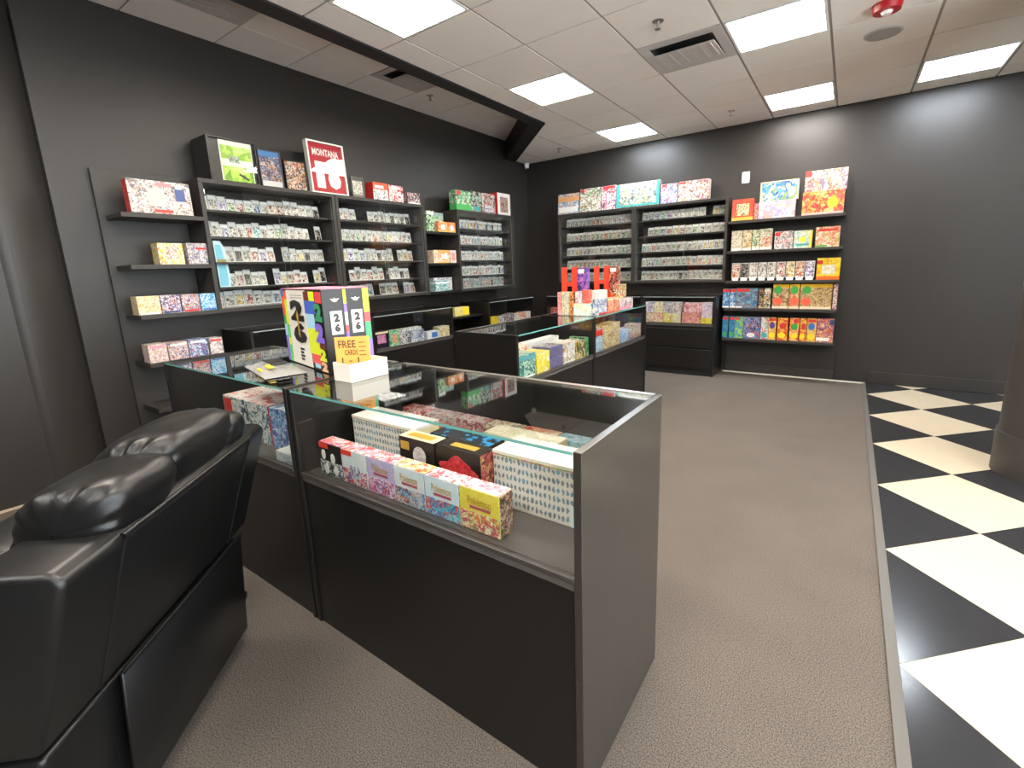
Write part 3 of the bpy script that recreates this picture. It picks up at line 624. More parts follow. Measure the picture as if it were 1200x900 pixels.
# --- back wall: toy boxes on the cases
BT = 'toy boxes on top of the back cases'
bt = [((.721, 1.07), .279, ['#8fb8e0', '#f0c89a', '#e8e4dc', '#6aa8c8', '#d88a5a'], 'pale blue and orange toy box at the left end of the back cases', (P_wht, .05, .95, .08, .35)),
      ((1.083, 1.41), .315, ['#efeae0', '#c8d0b8', '#8a9a6a', '#b8645a', '#5a6a5a', '#e0d8c8'], 'white toy box second from left on the back cases', (P_red, .02, .2, .86, .98)),
      ((1.423, 1.63), .315, ['#c85a6a', '#e8d8d0', '#6a4a7a', '#d8a890', '#efe8e0'], 'pink and red toy box between white and teal ones', (P_red, .05, .9, .88, .98)),
      ((1.64, 2.242), .305, ['#c8d8b8', '#8a9a7a', '#e4e0d4', '#6a8a9a', '#d8c88a', '#5a5a58'], 'widest teal framed toy box on the back cases', (P_teal, .0, .08, .02, .98)),
      ((2.254, 2.468), .236, ['#e0dce0', '#8a9ac8', '#c86a7a', '#efece8', '#5a6a9a'], 'small blue and pink toy box right of the teal one', (P_red, .05, .35, .84, .97)),
      ((2.474, 2.854), .24, ['#e8d8b8', '#c8a87a', '#b86a8a', '#efe6d4', '#8a5a4a', '#d8c8d0'], 'cream and brown toy box at right end of the back cases', (P_red, .02, .25, .86, .98))]
for i, ((a, b), hh, cols, lab, ti) in enumerate(bt):
    tl = [ti]
    if i == 3: tl = [(P_teal, 0, .07, .02, .98), (P_teal, .93, 1, .02, .98), (P_teal, .07, .93, .02, .10), (P_wht, .07, .93, .90, .98)]
    product('toy_box', lab, 'toy box', front=A('bt%d' % i, cols, scale=17, seed=i*2+1, bands=((.62, .84, '#e8a86a'),) if i == 0 else ()), title=tl, group=BT, **Bk(a, b, 2.181, hh, dp=.09, lean=.07))
# --- back wall: open shelves
G1 = 'game boxes on the back shelves'
product('game_box', 'red game box with a pale square at left of the top shelf', 'game box', front=A('r11', ['#d8452c', '#e0562f', '#c83a28'], scale=8, seed=1, bands=((0, .14, '#f0b83c'),)), side=P_red, title=(A('r11b', ['#f0d8a8', '#e8b85a', '#5a3a2a', '#f4e8d0'], scale=34), .22, .8, .22, .78), group=G1, **Bk(3.125, 3.362, 1.893, .24, lean=.06))
product('game_box', 'slim red box beside the red game box on the top shelf', 'game box', front=A('r12', ['#c83a3a', '#e8b0a8', '#d86a5a'], scale=26), group=G1, **Bk(3.37, 3.41, 1.893, .18))
product('game_box', 'pink and lilac game box under the blue one', 'game box', front=A('r13', ['#e8c8d0', '#d8a8c0', '#efe4e8', '#a8a8d0', '#f0b890', '#e8d8e8'], scale=11, seed=2), group=G1, **Bk(3.413, 3.79, 1.893, .19))
product('game_box', 'blue and green game box on top of the pink one', 'game box', front=A('r14', ['#4a86c8', '#c8d4b0', '#3a6aa8', '#e0e4cc', '#8aa86a', '#6aa8d8'], scale=9, seed=4), title=[(P_cream, 0, 1, .96, 1), (P_cream, 0, .03, 0, .96), (P_cream, .97, 1, 0, .96)], group=G1, **Bk(3.42, 3.81, 2.086, .212, yf=-.275))
product('game_box', 'orange and red game box with a yellow shape, lower of the stack', 'game box', front=A('r15', ['#ee7a34', '#f0a04a', '#d8452c', '#f4c07a', '#e85a5a'], scale=9, seed=3, bands=((0, .10, '#e8b0a8'),)), title=(P_yel, .60, .86, .26, .72, 1), group=G1, **Bk(3.85, 4.24, 1.893, .245))
product('game_box', 'cream and pink game box on top of the orange one', 'game box', front=A('r16', ['#e0c8b0', '#a86a5a', '#efe4d4', '#c8a07a', '#8a7a9a', '#e8d8c8'], scale=14, seed=5), title=(P_red, 0, .15, .72, 1), group=G1, **Bk(3.86, 4.25, 2.141, .215, yf=-.275))
r2 = [((3.139, 3.26), .235, ['#e8e0c8', '#c8b898', '#efe8d4', '#a89a7a'], 'cream card pack at left end of the second shelf', P_blk), ((3.263, 3.362), .235, ['#e8d0a8', '#d8a868', '#f0e4c8', '#8a7a4a'], 'peach card pack second on the second shelf', P_blk),
      ((3.366, 3.447), .232, ['#c8d0a8', '#8a9a6a', '#e4e8cc', '#5a6a4a'], 'olive card pack third on the second shelf', P_blk), ((3.449, 3.58), .238, ['#8ac0a0', '#e08a6a', '#d8e4cc', '#c85a4a', '#e8e0c8'], 'green and coral card pack fourth on the second shelf', P_blk),
      ((3.603, 3.79), .195, ['#e4dcd8', '#a8a0a8', '#efe8e4', '#c87a7a', '#6a7a6a'], 'white game box with red corner on the second shelf', P_red), ((3.797, 3.976), .19, ['#d8e0ec', '#f0d84a', '#8ab8a0', '#e8ecf0', '#a8d0c0'], 'white box with a yellow dome on the second shelf', P_yel),
      ((4.006, 4.23), .215, ['#e8c8a0', '#d8685a', '#f0e4d0', '#b8a84a', '#e8a08a'], 'red and cream box at right end of the second shelf', P_red)]
for i, ((a, b), hh, cols, lab, tm) in enumerate(r2):
    ti = (P_wht, .03, .97, .02, .14) if i < 4 else [(P_red, .02, .3, .74, .96)] if i == 4 else [(P_yel, .33, .67, .33, .64, 1), (P_teal, .15, .85, .14, .26), (P_yel, .9, 1, .05, .95)] if i == 5 else [(P_red, .1, .9, .78, .9), (P_grn, .0, .5, .02, .1)]
    product('game_box', lab, 'game box', front=A('r2%d' % i, cols, scale=24, seed=i+3), title=ti, group=G1, **Bk(a, b, 1.543, hh, dp=.08))
for i in range(9):
    hue = ['orange', 'dark', 'pale', 'pale', 'pale', 'red', 'yellow', 'orange', 'purple'][i]
    x = 3.155+.097*(i+.5)
    t = thing('card_stand', '%s card on a small white stand, %s from left on third shelf' % (hue, ORD[i]), 'trading card', (x, -.29, 1.188), 0, 'cards on stands')
    bx('stand', (-.034, .034, .0, .05, 0, .03), M_white, t, .002)
    cs = bx('card', (-.04, .04, .018, .022, .04, .205), CARD_M[hue], t); cs.rotation_euler = (-.08, 0, 0)
    bx('sleeve', (-.044, .044, .022, .026, .03, .212), M_slab, t).rotation_euler = (-.08, 0, 0)
product('game_box', 'yellow game box at right end of the third shelf', 'game box', front=A('r31', ['#f0cc28', '#f4d84a', '#e8a828'], scale=8, seed=1, bands=((0, .16, '#e8702c'),)), title=[(A('r31b', ['#efeacc', '#c8c0a0', '#f4f0e0', '#d8c8a8'], scale=30), .22, .80, .26, .68), (P_red, 0, .25, .72, .9)], group=G1, **Bk(4.042, 4.262, 1.187, .235, dp=.08))
r4 = [((3.075, 3.15), .229, ['#3f8ac8', '#6ab0dc', '#2a6aa8', '#e4e0dc'], 'slim blue toy pack at left end of the fourth shelf', 'rb'), ((3.158, 3.222), .228, ['#3f8ac8', '#6ab0dc', '#2a6aa8', '#e4e0dc'], 'slim blue toy pack second on the fourth shelf', 'rb'),
      ((3.225, 3.47), .235, ['#4a8ab8', '#7ac0d0', '#3a4a5a', '#8a9aa0', '#2f6a98', '#b8685a'], 'wide blue toy box on the fourth shelf', 'rb'), ((3.48, 3.53), .234, ['#2a2c30', '#c8c08a', '#5a5a4a', '#a83a3a'], 'slim dark toy pack on the fourth shelf', ''),
      ((3.535, 3.607), .234, ['#efece4', '#3a3a38', '#d8d4c8', '#c8a04a'], 'black and white toy pack on the fourth shelf', ''), ((3.626, 3.792), .282, ['#c8a878', '#a87a4a', '#8a6a4a', '#e0c8a0'], 'left of three orange toy boxes with green dots, fourth shelf', 'og'),
      ((3.796, 3.90), .282, ['#c87a4a', '#e8a868', '#a85a3a', '#e0c8a0'], 'slim middle orange toy box with green dot, fourth shelf', 'og'), ((3.905, 4.212), .282, ['#c8a878', '#a8885a', '#8a6a4a', '#e0c8a0', '#d8b878'], 'widest orange toy box with green dot, fourth shelf', 'og'),
      ((4.222, 4.26), .28, ['#e0d0c0', '#c86a5a', '#8a5a8a', '#efe4d4'], 'slim pink and cream pack at right end of the fourth shelf', '')]
for i, ((a, b), hh, cols, lab, st) in enumerate(r4):
    ti = None; bd = ()
    if st == 'rb': ti = [(P_red, .02, .6 if i == 2 else .98, .84, .99), (P_wht, .0, 1 if i < 2 else .3, .0, .08)]
    if st == 'og': ti = [(P_grn, .06, .06+.085/(b-a), .60, .92, 1), (mat('p_coral', '#e8644a', .35), .03, .03+.10/(b-a), .14, .46, 1)]; bd = ((.86, 1.1, '#ecbc2c'), (0, .10, '#f0dcc0'))
    product('toy_box', lab, 'toy box', front=A('r4%d' % i, cols, scale=24, seed=i+3, bands=bd), title=ti, group='toy boxes on the back shelves', **Bk(a, b, .858, hh, dp=.09))
r5 = [((3.086, 3.153), 'b'), ((3.164, 3.229), 'b'), ((3.232, 3.328), 'g'), ((3.332, 3.518), 'B'), ((3.523, 3.604), 'w'), ((3.607, 3.686), 'u'), ((3.70, 3.81), 'r'), ((3.826, 3.922), 'G'), ((3.93, 3.997), 'r'), ((4.002, 4.092), 'u'), ((4.095, 4.258), 'o')]
r5l = ['slim blue pack with green disc, left end of the lowest shelf', 'slim blue pack with green disc, second on the lowest shelf', 'bright green and blue pack on the lowest shelf', 'wide dark blue toy box on the lowest shelf', 'white and red pack on the lowest shelf', 'yellow pack with a purple dot left of the red one, lowest shelf', 'red and yellow pack right of the purple dotted one, lowest shelf', 'yellow pack with a green dot on the lowest shelf', 'slim red and yellow pack right of the green dotted one, lowest shelf', 'yellow pack with a blue dot beside the widest box, lowest shelf', 'pink and orange wide toy box at right end of the lowest shelf']
R5C = {'b': ['#3f8ab8', '#5aa8cc', '#2f6a98'], 'g': ['#8ac84a', '#4aa0c8', '#b8dc6a', '#3a7ab0'], 'B': ['#3a5a9a', '#6a8ac0', '#2a2c48', '#a8b0c8', '#c8685a'], 'w': ['#e4e0dc', '#c83a4a', '#8ab8a8', '#efece8'], 'u': ['#ecc05a', '#f0d890', '#e89a3c'], 'r': ['#e04a2c', '#ecb048', '#d83a28', '#f0c860'], 'G': ['#e8643a', '#ecb85a', '#f0d8a0', '#d84a30'], 'o': ['#e0a04a', '#c86a7a', '#8a5a8a', '#f0d0a0', '#c84a4a']}
for i, ((a, b), st) in enumerate(r5):
    ti = {'b': [(P_red, .05, .95, .86, .98), (P_grn, .12, .85, .06, .28, 1)], 'g': [(P_red, .05, .5, .86, .98)], 'B': [(P_wht, .2, .7, .06, .28, 1)], 'w': [(P_teal, .1, .9, .06, .32, 1)], 'u': [(P_pur if i < 8 else P_blu, .1, .85, .5, .82, 1), (P_yel, .1, .9, .08, .34, 1), (P_red, .05, .95, .86, .98)],
          'r': [(P_yel, .1, .8, .08, .36, 1), (P_red, .2, .85, .5, .8, 1)], 'G': [(P_grn, .15, .85, .48, .78, 1), (P_yel, .1, .9, .08, .34, 1), (P_red, .4, .95, .8, .98)], 'o': [(P_wht, .0, .8, .06, .2), (P_nvy, .75, 1, .76, .98)]}[st]
    product('toy_box', r5l[i], 'toy box', front=A('r5%d' % i, R5C[st], scale=24, seed=i+2), title=ti, group='toy boxes on the back shelves', **Bk(a, b, .483, .262, dp=.09))
# --- goods inside the wall counters
W1 = 'boxes in the back wall counter'
def mini(n_, lab, a, b, z, ht, plane, pos, cols, title=None, group=W1, dp=.09, scale=30, seed=1):
    k = Bk(a, b, z, ht, yf=pos, dp=dp) if plane == 'y' else L(a, b, z, ht, xf=pos, dp=dp)
    return product('card_box', lab, 'card box', front=A('mini_'+n_, cols, scale=scale, seed=seed), group=group, title=title, **k)
for i in range(4):
    a = 2.15+.118*i
    mini('l%d' % i, ['cream', 'orange and white', 'yellow and white', 'grey and yellow'][i]+' card box, %s from left, lower row of the back counter' % ORD[i], a, a+.116, .665, .125, 'y', -.47, [['#e8e0d0', '#c8b8a0', '#a87a5a'], ['#e8a878', '#efe4dc', '#c85a4a'], ['#ecd83c', '#e8e4dc', '#c8b04a'], ['#e0d84a', '#c8c4c0', '#efe8e0']][i], seed=i)
    mini('m%d' % i, ['lilac', 'pale yellow', 'grey', 'white'][i]+' card box, %s from left, upper row of the back counter' % ORD[i], a, a+.116, .795, .135, 'y', -.46, [['#c8b8d0', '#efe8e8', '#8a7a9a'], ['#e8dc9a', '#efe8dc', '#a89a6a'], ['#b8b0b8', '#e4e0e0', '#6a5a6a'], ['#e8e4e4', '#c8a8a8', '#8a8488']][i], seed=i+4)
mini('n1', 'orange and pink card box at right in the back counter', 2.635, 2.86, .665, .135, 'y', -.47, ['#e89a6a', '#d88a9a', '#a85a7a', '#f0c8a8'], seed=3)
mini('n2', 'pair of pink card boxes above the orange one in the counter', 2.65, 2.875, .805, .12, 'y', -.46, ['#d88a9a', '#e8b8b8', '#a85a6a', '#f0d8d4'], seed=5)
mini('n3', 'flat yellow box lying at the right end of the counter', 2.865, 3.0, .665, .07, 'y', -.47, ['#ecd83c', '#c8b02c', '#f0e07a'], seed=2)
mini('n4', 'lilac and pink box on the flat yellow one', 2.87, 3.0, .738, .19, 'y', -.455, ['#c8b0c8', '#e8d0d8', '#8a8ab0', '#efe4e4'], seed=7)
mini('n5', 'small red box at the left end of the back wall counter', .66, .79, .665, .16, 'y', -.45, ['#a83a3a', '#c85a52', '#6a2424', '#e0a098'], seed=2)
W2 = 'boxes in the left wall counters'
ls = [((-3.565, -3.385), .175, ['#2a2030', '#3a2a44', '#1c1822'], 'black box with a pink emblem in the left wall counter', [(A('emb', ['#d87ab0', '#e8b0d0', '#8a4a78'], scale=60), .2, .8, .3, .8), (P_cream, .0, 1, .86, .98)]),
      ((-3.371, -3.245), .165, ['#6ab88a', '#3a8a5a', '#c8e4cc', '#a8d0b0'], 'green box with an orange figure in the left wall counter', [(A('emb2', ['#e0704a', '#f0b890'], scale=60), .3, .75, .2, .75)]),
      ((-3.233, -3.09), .11, ['#e4e0e0', '#3a3a3e', '#b8b4b8', '#efecea'], 'black and white box third in the left wall counter', None),
      ((-3.08, -2.885), .125, ['#8a9ac0', '#e4e6ea', '#3a4460', '#b8c0d0'], 'blue grey box fourth in the left wall counter', None),
      ((-2.84, -2.655), .085, ['#e4e4ea', '#c8ccd8', '#efeeee'], 'white box with a blue label in the left wall counter', [(P_blu, .4, .9, .15, .85)]),
      ((-2.65, -2.47), .12, ['#e4d8b8', '#c8b478', '#efe8d4', '#a8905a'], 'cream and gold box at right end of the left wall counter', None)]
for i, ((a, b), hh, cols, lab, ti) in enumerate(ls): mini('ls%d' % i, lab, a, b, .665, hh, 'x', .46, cols, ti, W2, seed=i)
mini('lst', 'long white box lying on the blue grey one', -3.14, -2.80, .665, .145, 'x', .34, ['#e8e6e4', '#d0ced0', '#f2f0ee', '#4a4a58'], None, W2)
for i, (a, b, hh, cols, lab) in enumerate([(-1.665, -1.50, .13, ['#f0d83a', '#e8c82c', '#c8a02c'], 'bright yellow box in the corner wall counter'), (-1.48, -1.36, .12, ['#c8c4c8', '#6a5a8a', '#efece8'], 'grey box right of the yellow one, corner counter'), (-1.355, -1.25, .13, ['#4a3a6a', '#e4dcd8', '#8a5a4a'], 'purple box in the corner wall counter'), (-1.245, -1.13, .14, ['#2c2830', '#d8d4d0', '#8a7a9a'], 'dark box in the middle of the corner counter'), (-1.125, -.99, .12, ['#e4dcd8', '#a87a6a', '#efe8e4'], 'pale brown box in the corner wall counter'), (-.98, -.84, .13, ['#e89a6a', '#f0e0d4', '#c86a4a'], 'white and orange box in the corner wall counter'), (-.83, -.70, .125, ['#efe8e4', '#d8c8c4', '#b8a8a4'], 'white box at the corner end of the wall counter')]):
    mini('lt%d' % i, lab, a, b, .665, hh, 'x', .46, cols, None, W2, seed=i)
for i in range(6):
    a = -4.72+.18*i
    mini('lw%d' % i, ['grey', 'pale', 'brown', 'white', 'rose', 'dark'][i]+' card box in the wall counter behind the tall box', a, a+.165, .665, .075, 'x', .44, [['#b8b4b0', '#6a6662', '#d8d4d0'], ['#d8ccc0', '#a89a8a', '#efe8e0'], ['#a88a72', '#d8c8b8', '#6a5a4a'], ['#e8e4e0', '#c8c4c0', '#8a8480'], ['#d0a8a0', '#efe0dc', '#8a5a58'], ['#5a5450', '#b8b0a8', '#2a2826']][i], None, W2, seed=i)
# --- island counter: goods behind the glass
IG = 'boxes in the island counter'
isl = [((-4.02, -3.79), .17, ['#3a7a78', '#a8c8b0', '#2f5a5a', '#5a9a88', '#c8d8c0'], 'teal green box nearest the end panel of the island', ((.78, .95, '#4a98a8'),)), ((-3.775, -3.595), .15, ['#f0dc3a', '#e8cc2c', '#efe8d8', '#f4e46a'], 'bright yellow box second in the island counter', ()),
       ((-3.59, -3.395), .165, ['#6a648a', '#746e94', '#605a80'], 'plain purple grey box in the island counter', ()), ((-3.385, -3.19), .165, ['#efe8e4', '#f4f0ec', '#e0b078', '#d8d0c8', '#8a8a68'], 'white box with faint figures in the island counter', ()),
       ((-3.185, -3.0), .145, ['#2a2a24', '#e8d8a8', '#c8a84a', '#3a3830'], 'black and gold box in the island counter', ()), ((-2.998, -2.945), .16, ['#4aa05a', '#2a5a34', '#8ac89a', '#1c3a24'], 'green box at the far end of the near island half', ())]
for i, ((a, b), hh, cols, lab, bd) in enumerate(isl):
    product('card_box', lab, 'card box', front=A('isl%d' % i, cols, scale=18, seed=i+2, bands=bd, fine=.3), side=None, top=A('islt%d' % i, [cols[0], cols[1], '#c8c0b0'], scale=20), group=IG, title=[(P_wht, .05, .95, .03, .10)] if i in (0, 3) else None, **L(a, b, .665, hh, xf=2.545, dp=.16))
mini('isr', 'cream and red box behind the purple one in the island', -3.86, -3.62, .665, .19, 'x', 2.36, ['#efe8d8', '#e0d4c0', '#c87a6a', '#f4f0e8'], None, IG)
mini('isr2', 'long white box behind the white box in the island', -3.6, -3.1, .665, .185, 'x', 2.34, ['#efece8', '#e0dcd8'], None, IG)
isl2 = [((-2.85, -2.66), .20, ['#8ab8d8', '#e4e8e8', '#5a8ab0', '#c8d8e0'], 'blue box with red top in the far island half', [(P_red, .0, 1, .70, .98)]), ((-2.65, -2.48), .215, ['#ecd89a', '#c8a05a', '#8a4a3a', '#f0e8d0'], 'yellow box second in the far island half', None), ((-2.47, -2.26), .22, ['#e0c88a', '#a86a4a', '#f0e4cc', '#c8b04a'], 'cream and brown box third in the far island half', None), ((-2.24, -2.04), .125, ['#6aa0d8', '#e4e8f0', '#8ab8e0'], 'pale blue box in the far island half', None),
        ((-2.03, -1.86), .115, ['#c85a4a', '#e0b0a0', '#4a4a7a', '#efe4dc'], 'red and navy box in the far island half', None), ((-1.85, -1.69), .14, ['#e4d4b8', '#a88a6a', '#c86a5a', '#efe8dc'], 'cream box at the far end of the island', None)]
for i, ((a, b), hh, cols, lab, ti) in enumerate(isl2): mini('is2%d' % i, lab, a, b, .665, hh, 'x', 2.545, cols, ti, IG, seed=i, dp=.12)

# --- on top of the far island half: red displays and small boxes
ZT = .996
def red_display(label, x, y, ht, wd, pic, fig):
    t = thing('display_stand', label, 'display stand', (x, y, ZT), 0, 'red cardboard displays')
    h = wd/2
    for a, b in ((-h, -h+.055), (-h*.18, -h*.18+.065)): bx('upright', (a, b, 0, .012, 0, ht), mat('display_red', '#e8452c', .45), t)
    for z in (ht*.58,): bx('crossbar', (-h+.055, -h*.18, .001, .011, z, z+ht*.09), mat('display_red', '#e8452c', .45), t)
    p = bx('booster_box', (-h*.18+.065, h, -.02, .05, ht*.36, ht*.98), pic, t)
    bx('title_plate', (-h*.18+.08, h-.02, -.0225, -.02, ht*.86, ht*.95), P_wht, p)
    bx('tray', (-h*.18+.065, h+.01, -.03, .06, ht*.24, ht*.36), mat('display_red', '#e8452c', .45), t)
    bx('tray_lip', (-h*.18+.09, h-.03, -.033, -.03, ht*.30, ht*.36), P_org, t)
    bx('foot', (-h, h, -.05, .09, 0, .006), mat('display_red', '#e8452c', .45), t)
    bx('rear_pack', (h*.35, h*.75, .07, .10, 0.006, ht*.80), fig, t)
red_display('red H shaped display stand holding a purple box on the island', 2.215, -2.58, .425, .27, A('dpur', ['#5a3f9a', '#7a5ab0', '#c87ab8', '#3a2a5a', '#a86ac0'], scale=20, seed=3), P_blk)
red_display('red display stand holding a dark red box on the island', 2.30, -2.05, .425, .27, A('ddrk', ['#3a2426', '#8a3a34', '#c8b8a8', '#5a2c2c', '#d85a3a'], scale=22, seed=5), P_blk)
IT = 'small boxes on top of the island'
def itop(n_, lab, x, y, z, rz, wd, dp, ht, cols, title=None, seed=1):
    return product('card_box', lab, 'card box', x, y, z, rz, wd, dp, ht, A('it_'+n_, cols, scale=28, seed=seed), group=IT, title=title)
itop('a', 'pink striped tall box at the left end of the island top', 2.215, -2.86, ZT, 0, .042, .10, .205, ['#e89a98', '#f0b8b0', '#d87a7a'])
itop('b', 'silver and yellow tall box on the island top', 2.272, -2.86, ZT, 0, .066, .10, .205, ['#b8b4a8', '#ece08a', '#a8a49c', '#e0dcc8'], seed=2)
itop('c', 'slim orange box behind the silver one on the island', 2.326, -2.84, ZT, 0, .034, .09, .205, ['#c8703a', '#3a2c24', '#e8a86a'], seed=3)
itop('d', 'white and mint box at the front of the island top', 2.42, -2.85, ZT, 0, .14, .09, .105, ['#eef2ec', '#b8dcd0', '#f4f4f0', '#ecd88a'], seed=4)
itop('e', 'white box standing on the mint box', 2.395, -2.835, ZT+.108, 0, .065, .06, .10, ['#f0eae8', '#e0c8c8', '#c88a8a'], seed=5)
itop('f', 'coral red box standing on the mint box', 2.463, -2.83, ZT+.108, 0, .06, .06, .115, ['#e8685a', '#f08a78', '#d8503f'], seed=6)
itop('g', 'blue and white box on the island edge', 2.565, -2.70, ZT, HP, .17, .09, .14, ['#5a8ac0', '#e4e8f0', '#3a4a6a', '#a8c0e0', '#efd8a0'], [(P_red, 0, 1, .02, .12)], 7)
itop('h', 'red and gold box right of the blue one on the island', 2.57, -2.54, ZT, HP, .13, .09, .135, ['#e05a48', '#e8b86a', '#d8402f', '#f0c8a8'], [(P_cream, .05, .95, .86, .97)], 8)
itop('i', 'red box second from the blue one on the island edge', 2.57, -2.40, ZT, HP, .13, .09, .13, ['#e0564a', '#e8c88a', '#5a4a3a', '#f0a890'], [(P_cream, .05, .95, .86, .97)], 9)
itop('j', 'white box lying behind the red ones on the island', 2.56, -2.14, ZT, HP, .34, .12, .10, ['#eeeae6', '#d8d4d4', '#5a5a5c', '#e8b0a8'], [(P_pnk, .0, .8, .05, .3)], 10)
itop('k', 'white box stacked above the blue and red boxes', 2.50, -2.58, ZT+.137, HP, .24, .09, .07, ['#eeeae4', '#c8c4bc', '#dcd8d0'], None, 11)
itop('l', 'upright red yellow and black box on the white island box', 2.50, -2.10, ZT+.103, HP, .20, .05, .135, ['#ecd060', '#d8503c', '#2c2a28', '#8ab05a', '#efe8d8'], None, 12)

# --- near glass counter
def lattice_mat():
    m, nt, b = newmat('lattice_print'); N = nt.nodes; LK = nt.links
    tc = N.new('ShaderNodeTexCoord'); sp = N.new('ShaderNodeSeparateXYZ')
    jn = N.new('ShaderNodeTexNoise'); jn.inputs['Scale'].default_value = 60; LK.new(tc.outputs['Object'], jn.inputs['Vector'])
    js = N.new('ShaderNodeVectorMath'); js.operation = 'SCALE'; js.inputs['Scale'].default_value = .016; LK.new(jn.outputs['Color'], js.inputs[0])
    ja = N.new('ShaderNodeVectorMath'); ja.operation = 'ADD'; LK.new(tc.outputs['Object'], ja.inputs[0]); LK.new(js.outputs[0], ja.inputs[1]); LK.new(ja.outputs[0], sp.inputs[0])
    def mth(op, a, bb):
        n_ = N.new('ShaderNodeMath'); n_.operation = op
        for i, q in enumerate((a, bb)):
            if q is None: continue
            if isinstance(q, (int, float)): n_.inputs[i].default_value = q
            else: LK.new(q, n_.inputs[i])
        return n_.outputs[0]
    a = mth('MULTIPLY', mth('ADD', sp.outputs[0], mth('MULTIPLY', sp.outputs[2], .55)), 200.); c = mth('MULTIPLY', mth('SUBTRACT', sp.outputs[0], mth('MULTIPLY', sp.outputs[2], .55)), 200.)
    s = mth('MULTIPLY', mth('SINE', a, None), mth('SINE', c, None))
    k = mth('GREATER_THAN', s, .26)
    nz = N.new('ShaderNodeTexNoise'); nz.inputs['Scale'].default_value = 12; LK.new(tc.outputs['Object'], nz.inputs['Vector'])
    r = N.new('ShaderNodeValToRGB'); e = r.color_ramp.elements; e[0].color = lin('#78808a'); e[1].color = lin('#6f9cb0'); e[0].position = .42; e[1].position = .6; LK.new(nz.outputs['Fac'], r.inputs[0])
    mx = N.new('ShaderNodeMix'); mx.data_type = 'RGBA'; LK.new(k, mx.inputs[0]); mx.inputs[6].default_value = lin('#dedad0'); LK.new(r.outputs[0], mx.inputs[7])
    LK.new(mx.outputs[2], b.inputs['Base Color']); b.inputs['Roughness'].default_value = .4
    return m
M_lat = lattice_mat()
ZD = .665
BBX = [2.712, 2.854, 3.0, 3.145, 3.29, 3.438, 3.592]
bb = [('black', ['#2a2826', '#1c1a1a', '#3a3836'], ['#e8e8e6', '#2a2a2a', '#a8b0a8', '#4a504a'], 'black trading card box with white ovals at the left end of the front row'),
      ('white', ['#e8ece8', '#dfe8e6'], ['#8a6a9a', '#e8d8d8', '#d84a5a', '#5a4a7a', '#efe0c8'], 'white trading card box with a purple figure, second in the front row'),
      ('lilac', ['#cfc4e4', '#c4b8de'], ['#d86a8a', '#e8c8d8', '#b84a6a', '#8a7ab8', '#efe0e8'], 'lilac trading card box third in the front row'),
      ('pale', ['#e4ecec', '#dce8ea'], ['#e89a6a', '#4a9ac8', '#e0d0c8', '#8a4a3a', '#a8c8d8'], 'pale trading card box with a gold wordmark, fourth in the front row'),
      ('aqua', ['#dcecf0', '#d4e8ee'], ['#3a8ac8', '#e06a5a', '#5ab8d0', '#8a3a5a', '#a8d8e0'], 'pale aqua trading card box fifth in the front row'),
      ('yellow', ['#ecd84a', '#f0e060'], ['#ee8a3c', '#e8c87a', '#c85a6a', '#f0e8c8', '#8a9a5a'], 'yellow trading card box at the right end of the front row')]
M_gold = mat('wordmark_gold', '#b8923c', .3); M_goldr = mat('wordmark_red', '#a8505a', .35)
for i, (nm, base, low, lab) in enumerate(bb):
    a, b = BBX[i]+.0015, BBX[i+1]-.0015; wd = b-a; ht = .132
    o = product('trading_card_box', lab, 'card box', (a+b)/2, -5.598, ZD, 0, wd, .062, ht, A('bb%d' % i, base, scale=14, seed=i), side=A('bbs%d' % i, ['#8a5a4a', '#c88a7a', '#5a6a4a', '#e8d0b8', '#4a4a3a', '#d8a890'], scale=34, seed=i),
                top=A('bbt%d' % i, ['#e8d8dc', '#d85a7a', '#f0e8e8', '#c8a8c0', '#e8705a', '#f4f0ee'] if i not in (3,) else ['#ecd84a', '#e85a3a', '#f0ece0', '#c8b03a', '#e8c8c0'], scale=22, seed=i+3), group='trading card boxes in the near counter', bevel=.0012)
    h = wd/2
    bx('cover_art', (-h+.001, h-.001, -.0012, 0, .002, ht*.46), A('bbl%d' % i, low, scale=38, seed=i*3+1), o)
    bx('corner_flash', (-h+.001, -h+wd*.42, -.0012, 0, ht*.84, ht*.985), mat('flash_red', '#e0402f', .35), o) if i in (0, 1) else None
    if i >= 2:
        text('wordmark', 'Pokémon', M_gold, o, (-h+wd*.22, -.0008, ht*.64), wd*.58, ht*.2)
        bx('wordmark_bar', (-h+wd*.26, -h+wd*.78, -.0014, 0, ht*.54, ht*.61), M_goldr, o)
    if i == 1: bx('figure', (-h+wd*.35, -h+wd*.75, -.0018, -.0012, ht*.22, ht*.58), A('bbfig', ['#5a4a7a', '#8a7aa8', '#dfe8e6', '#e8ece8'], scale=70, seed=2), o)
    if i == 0:
        for (u, v) in ((.2, .55), (.62, .5), (.3, .12), (.72, .15)):
            q = MB().prism([(math.cos(k*math.pi/8)*.013, math.sin(k*math.pi/8)*.02) for k in range(16)], 0, .0012).build('white_oval', P_wht, o, (-h+wd*u, -.0012, ht*v+.012)); q.rotation_euler = (HP, 0, 0)
NC = 'large boxes in the near counter'
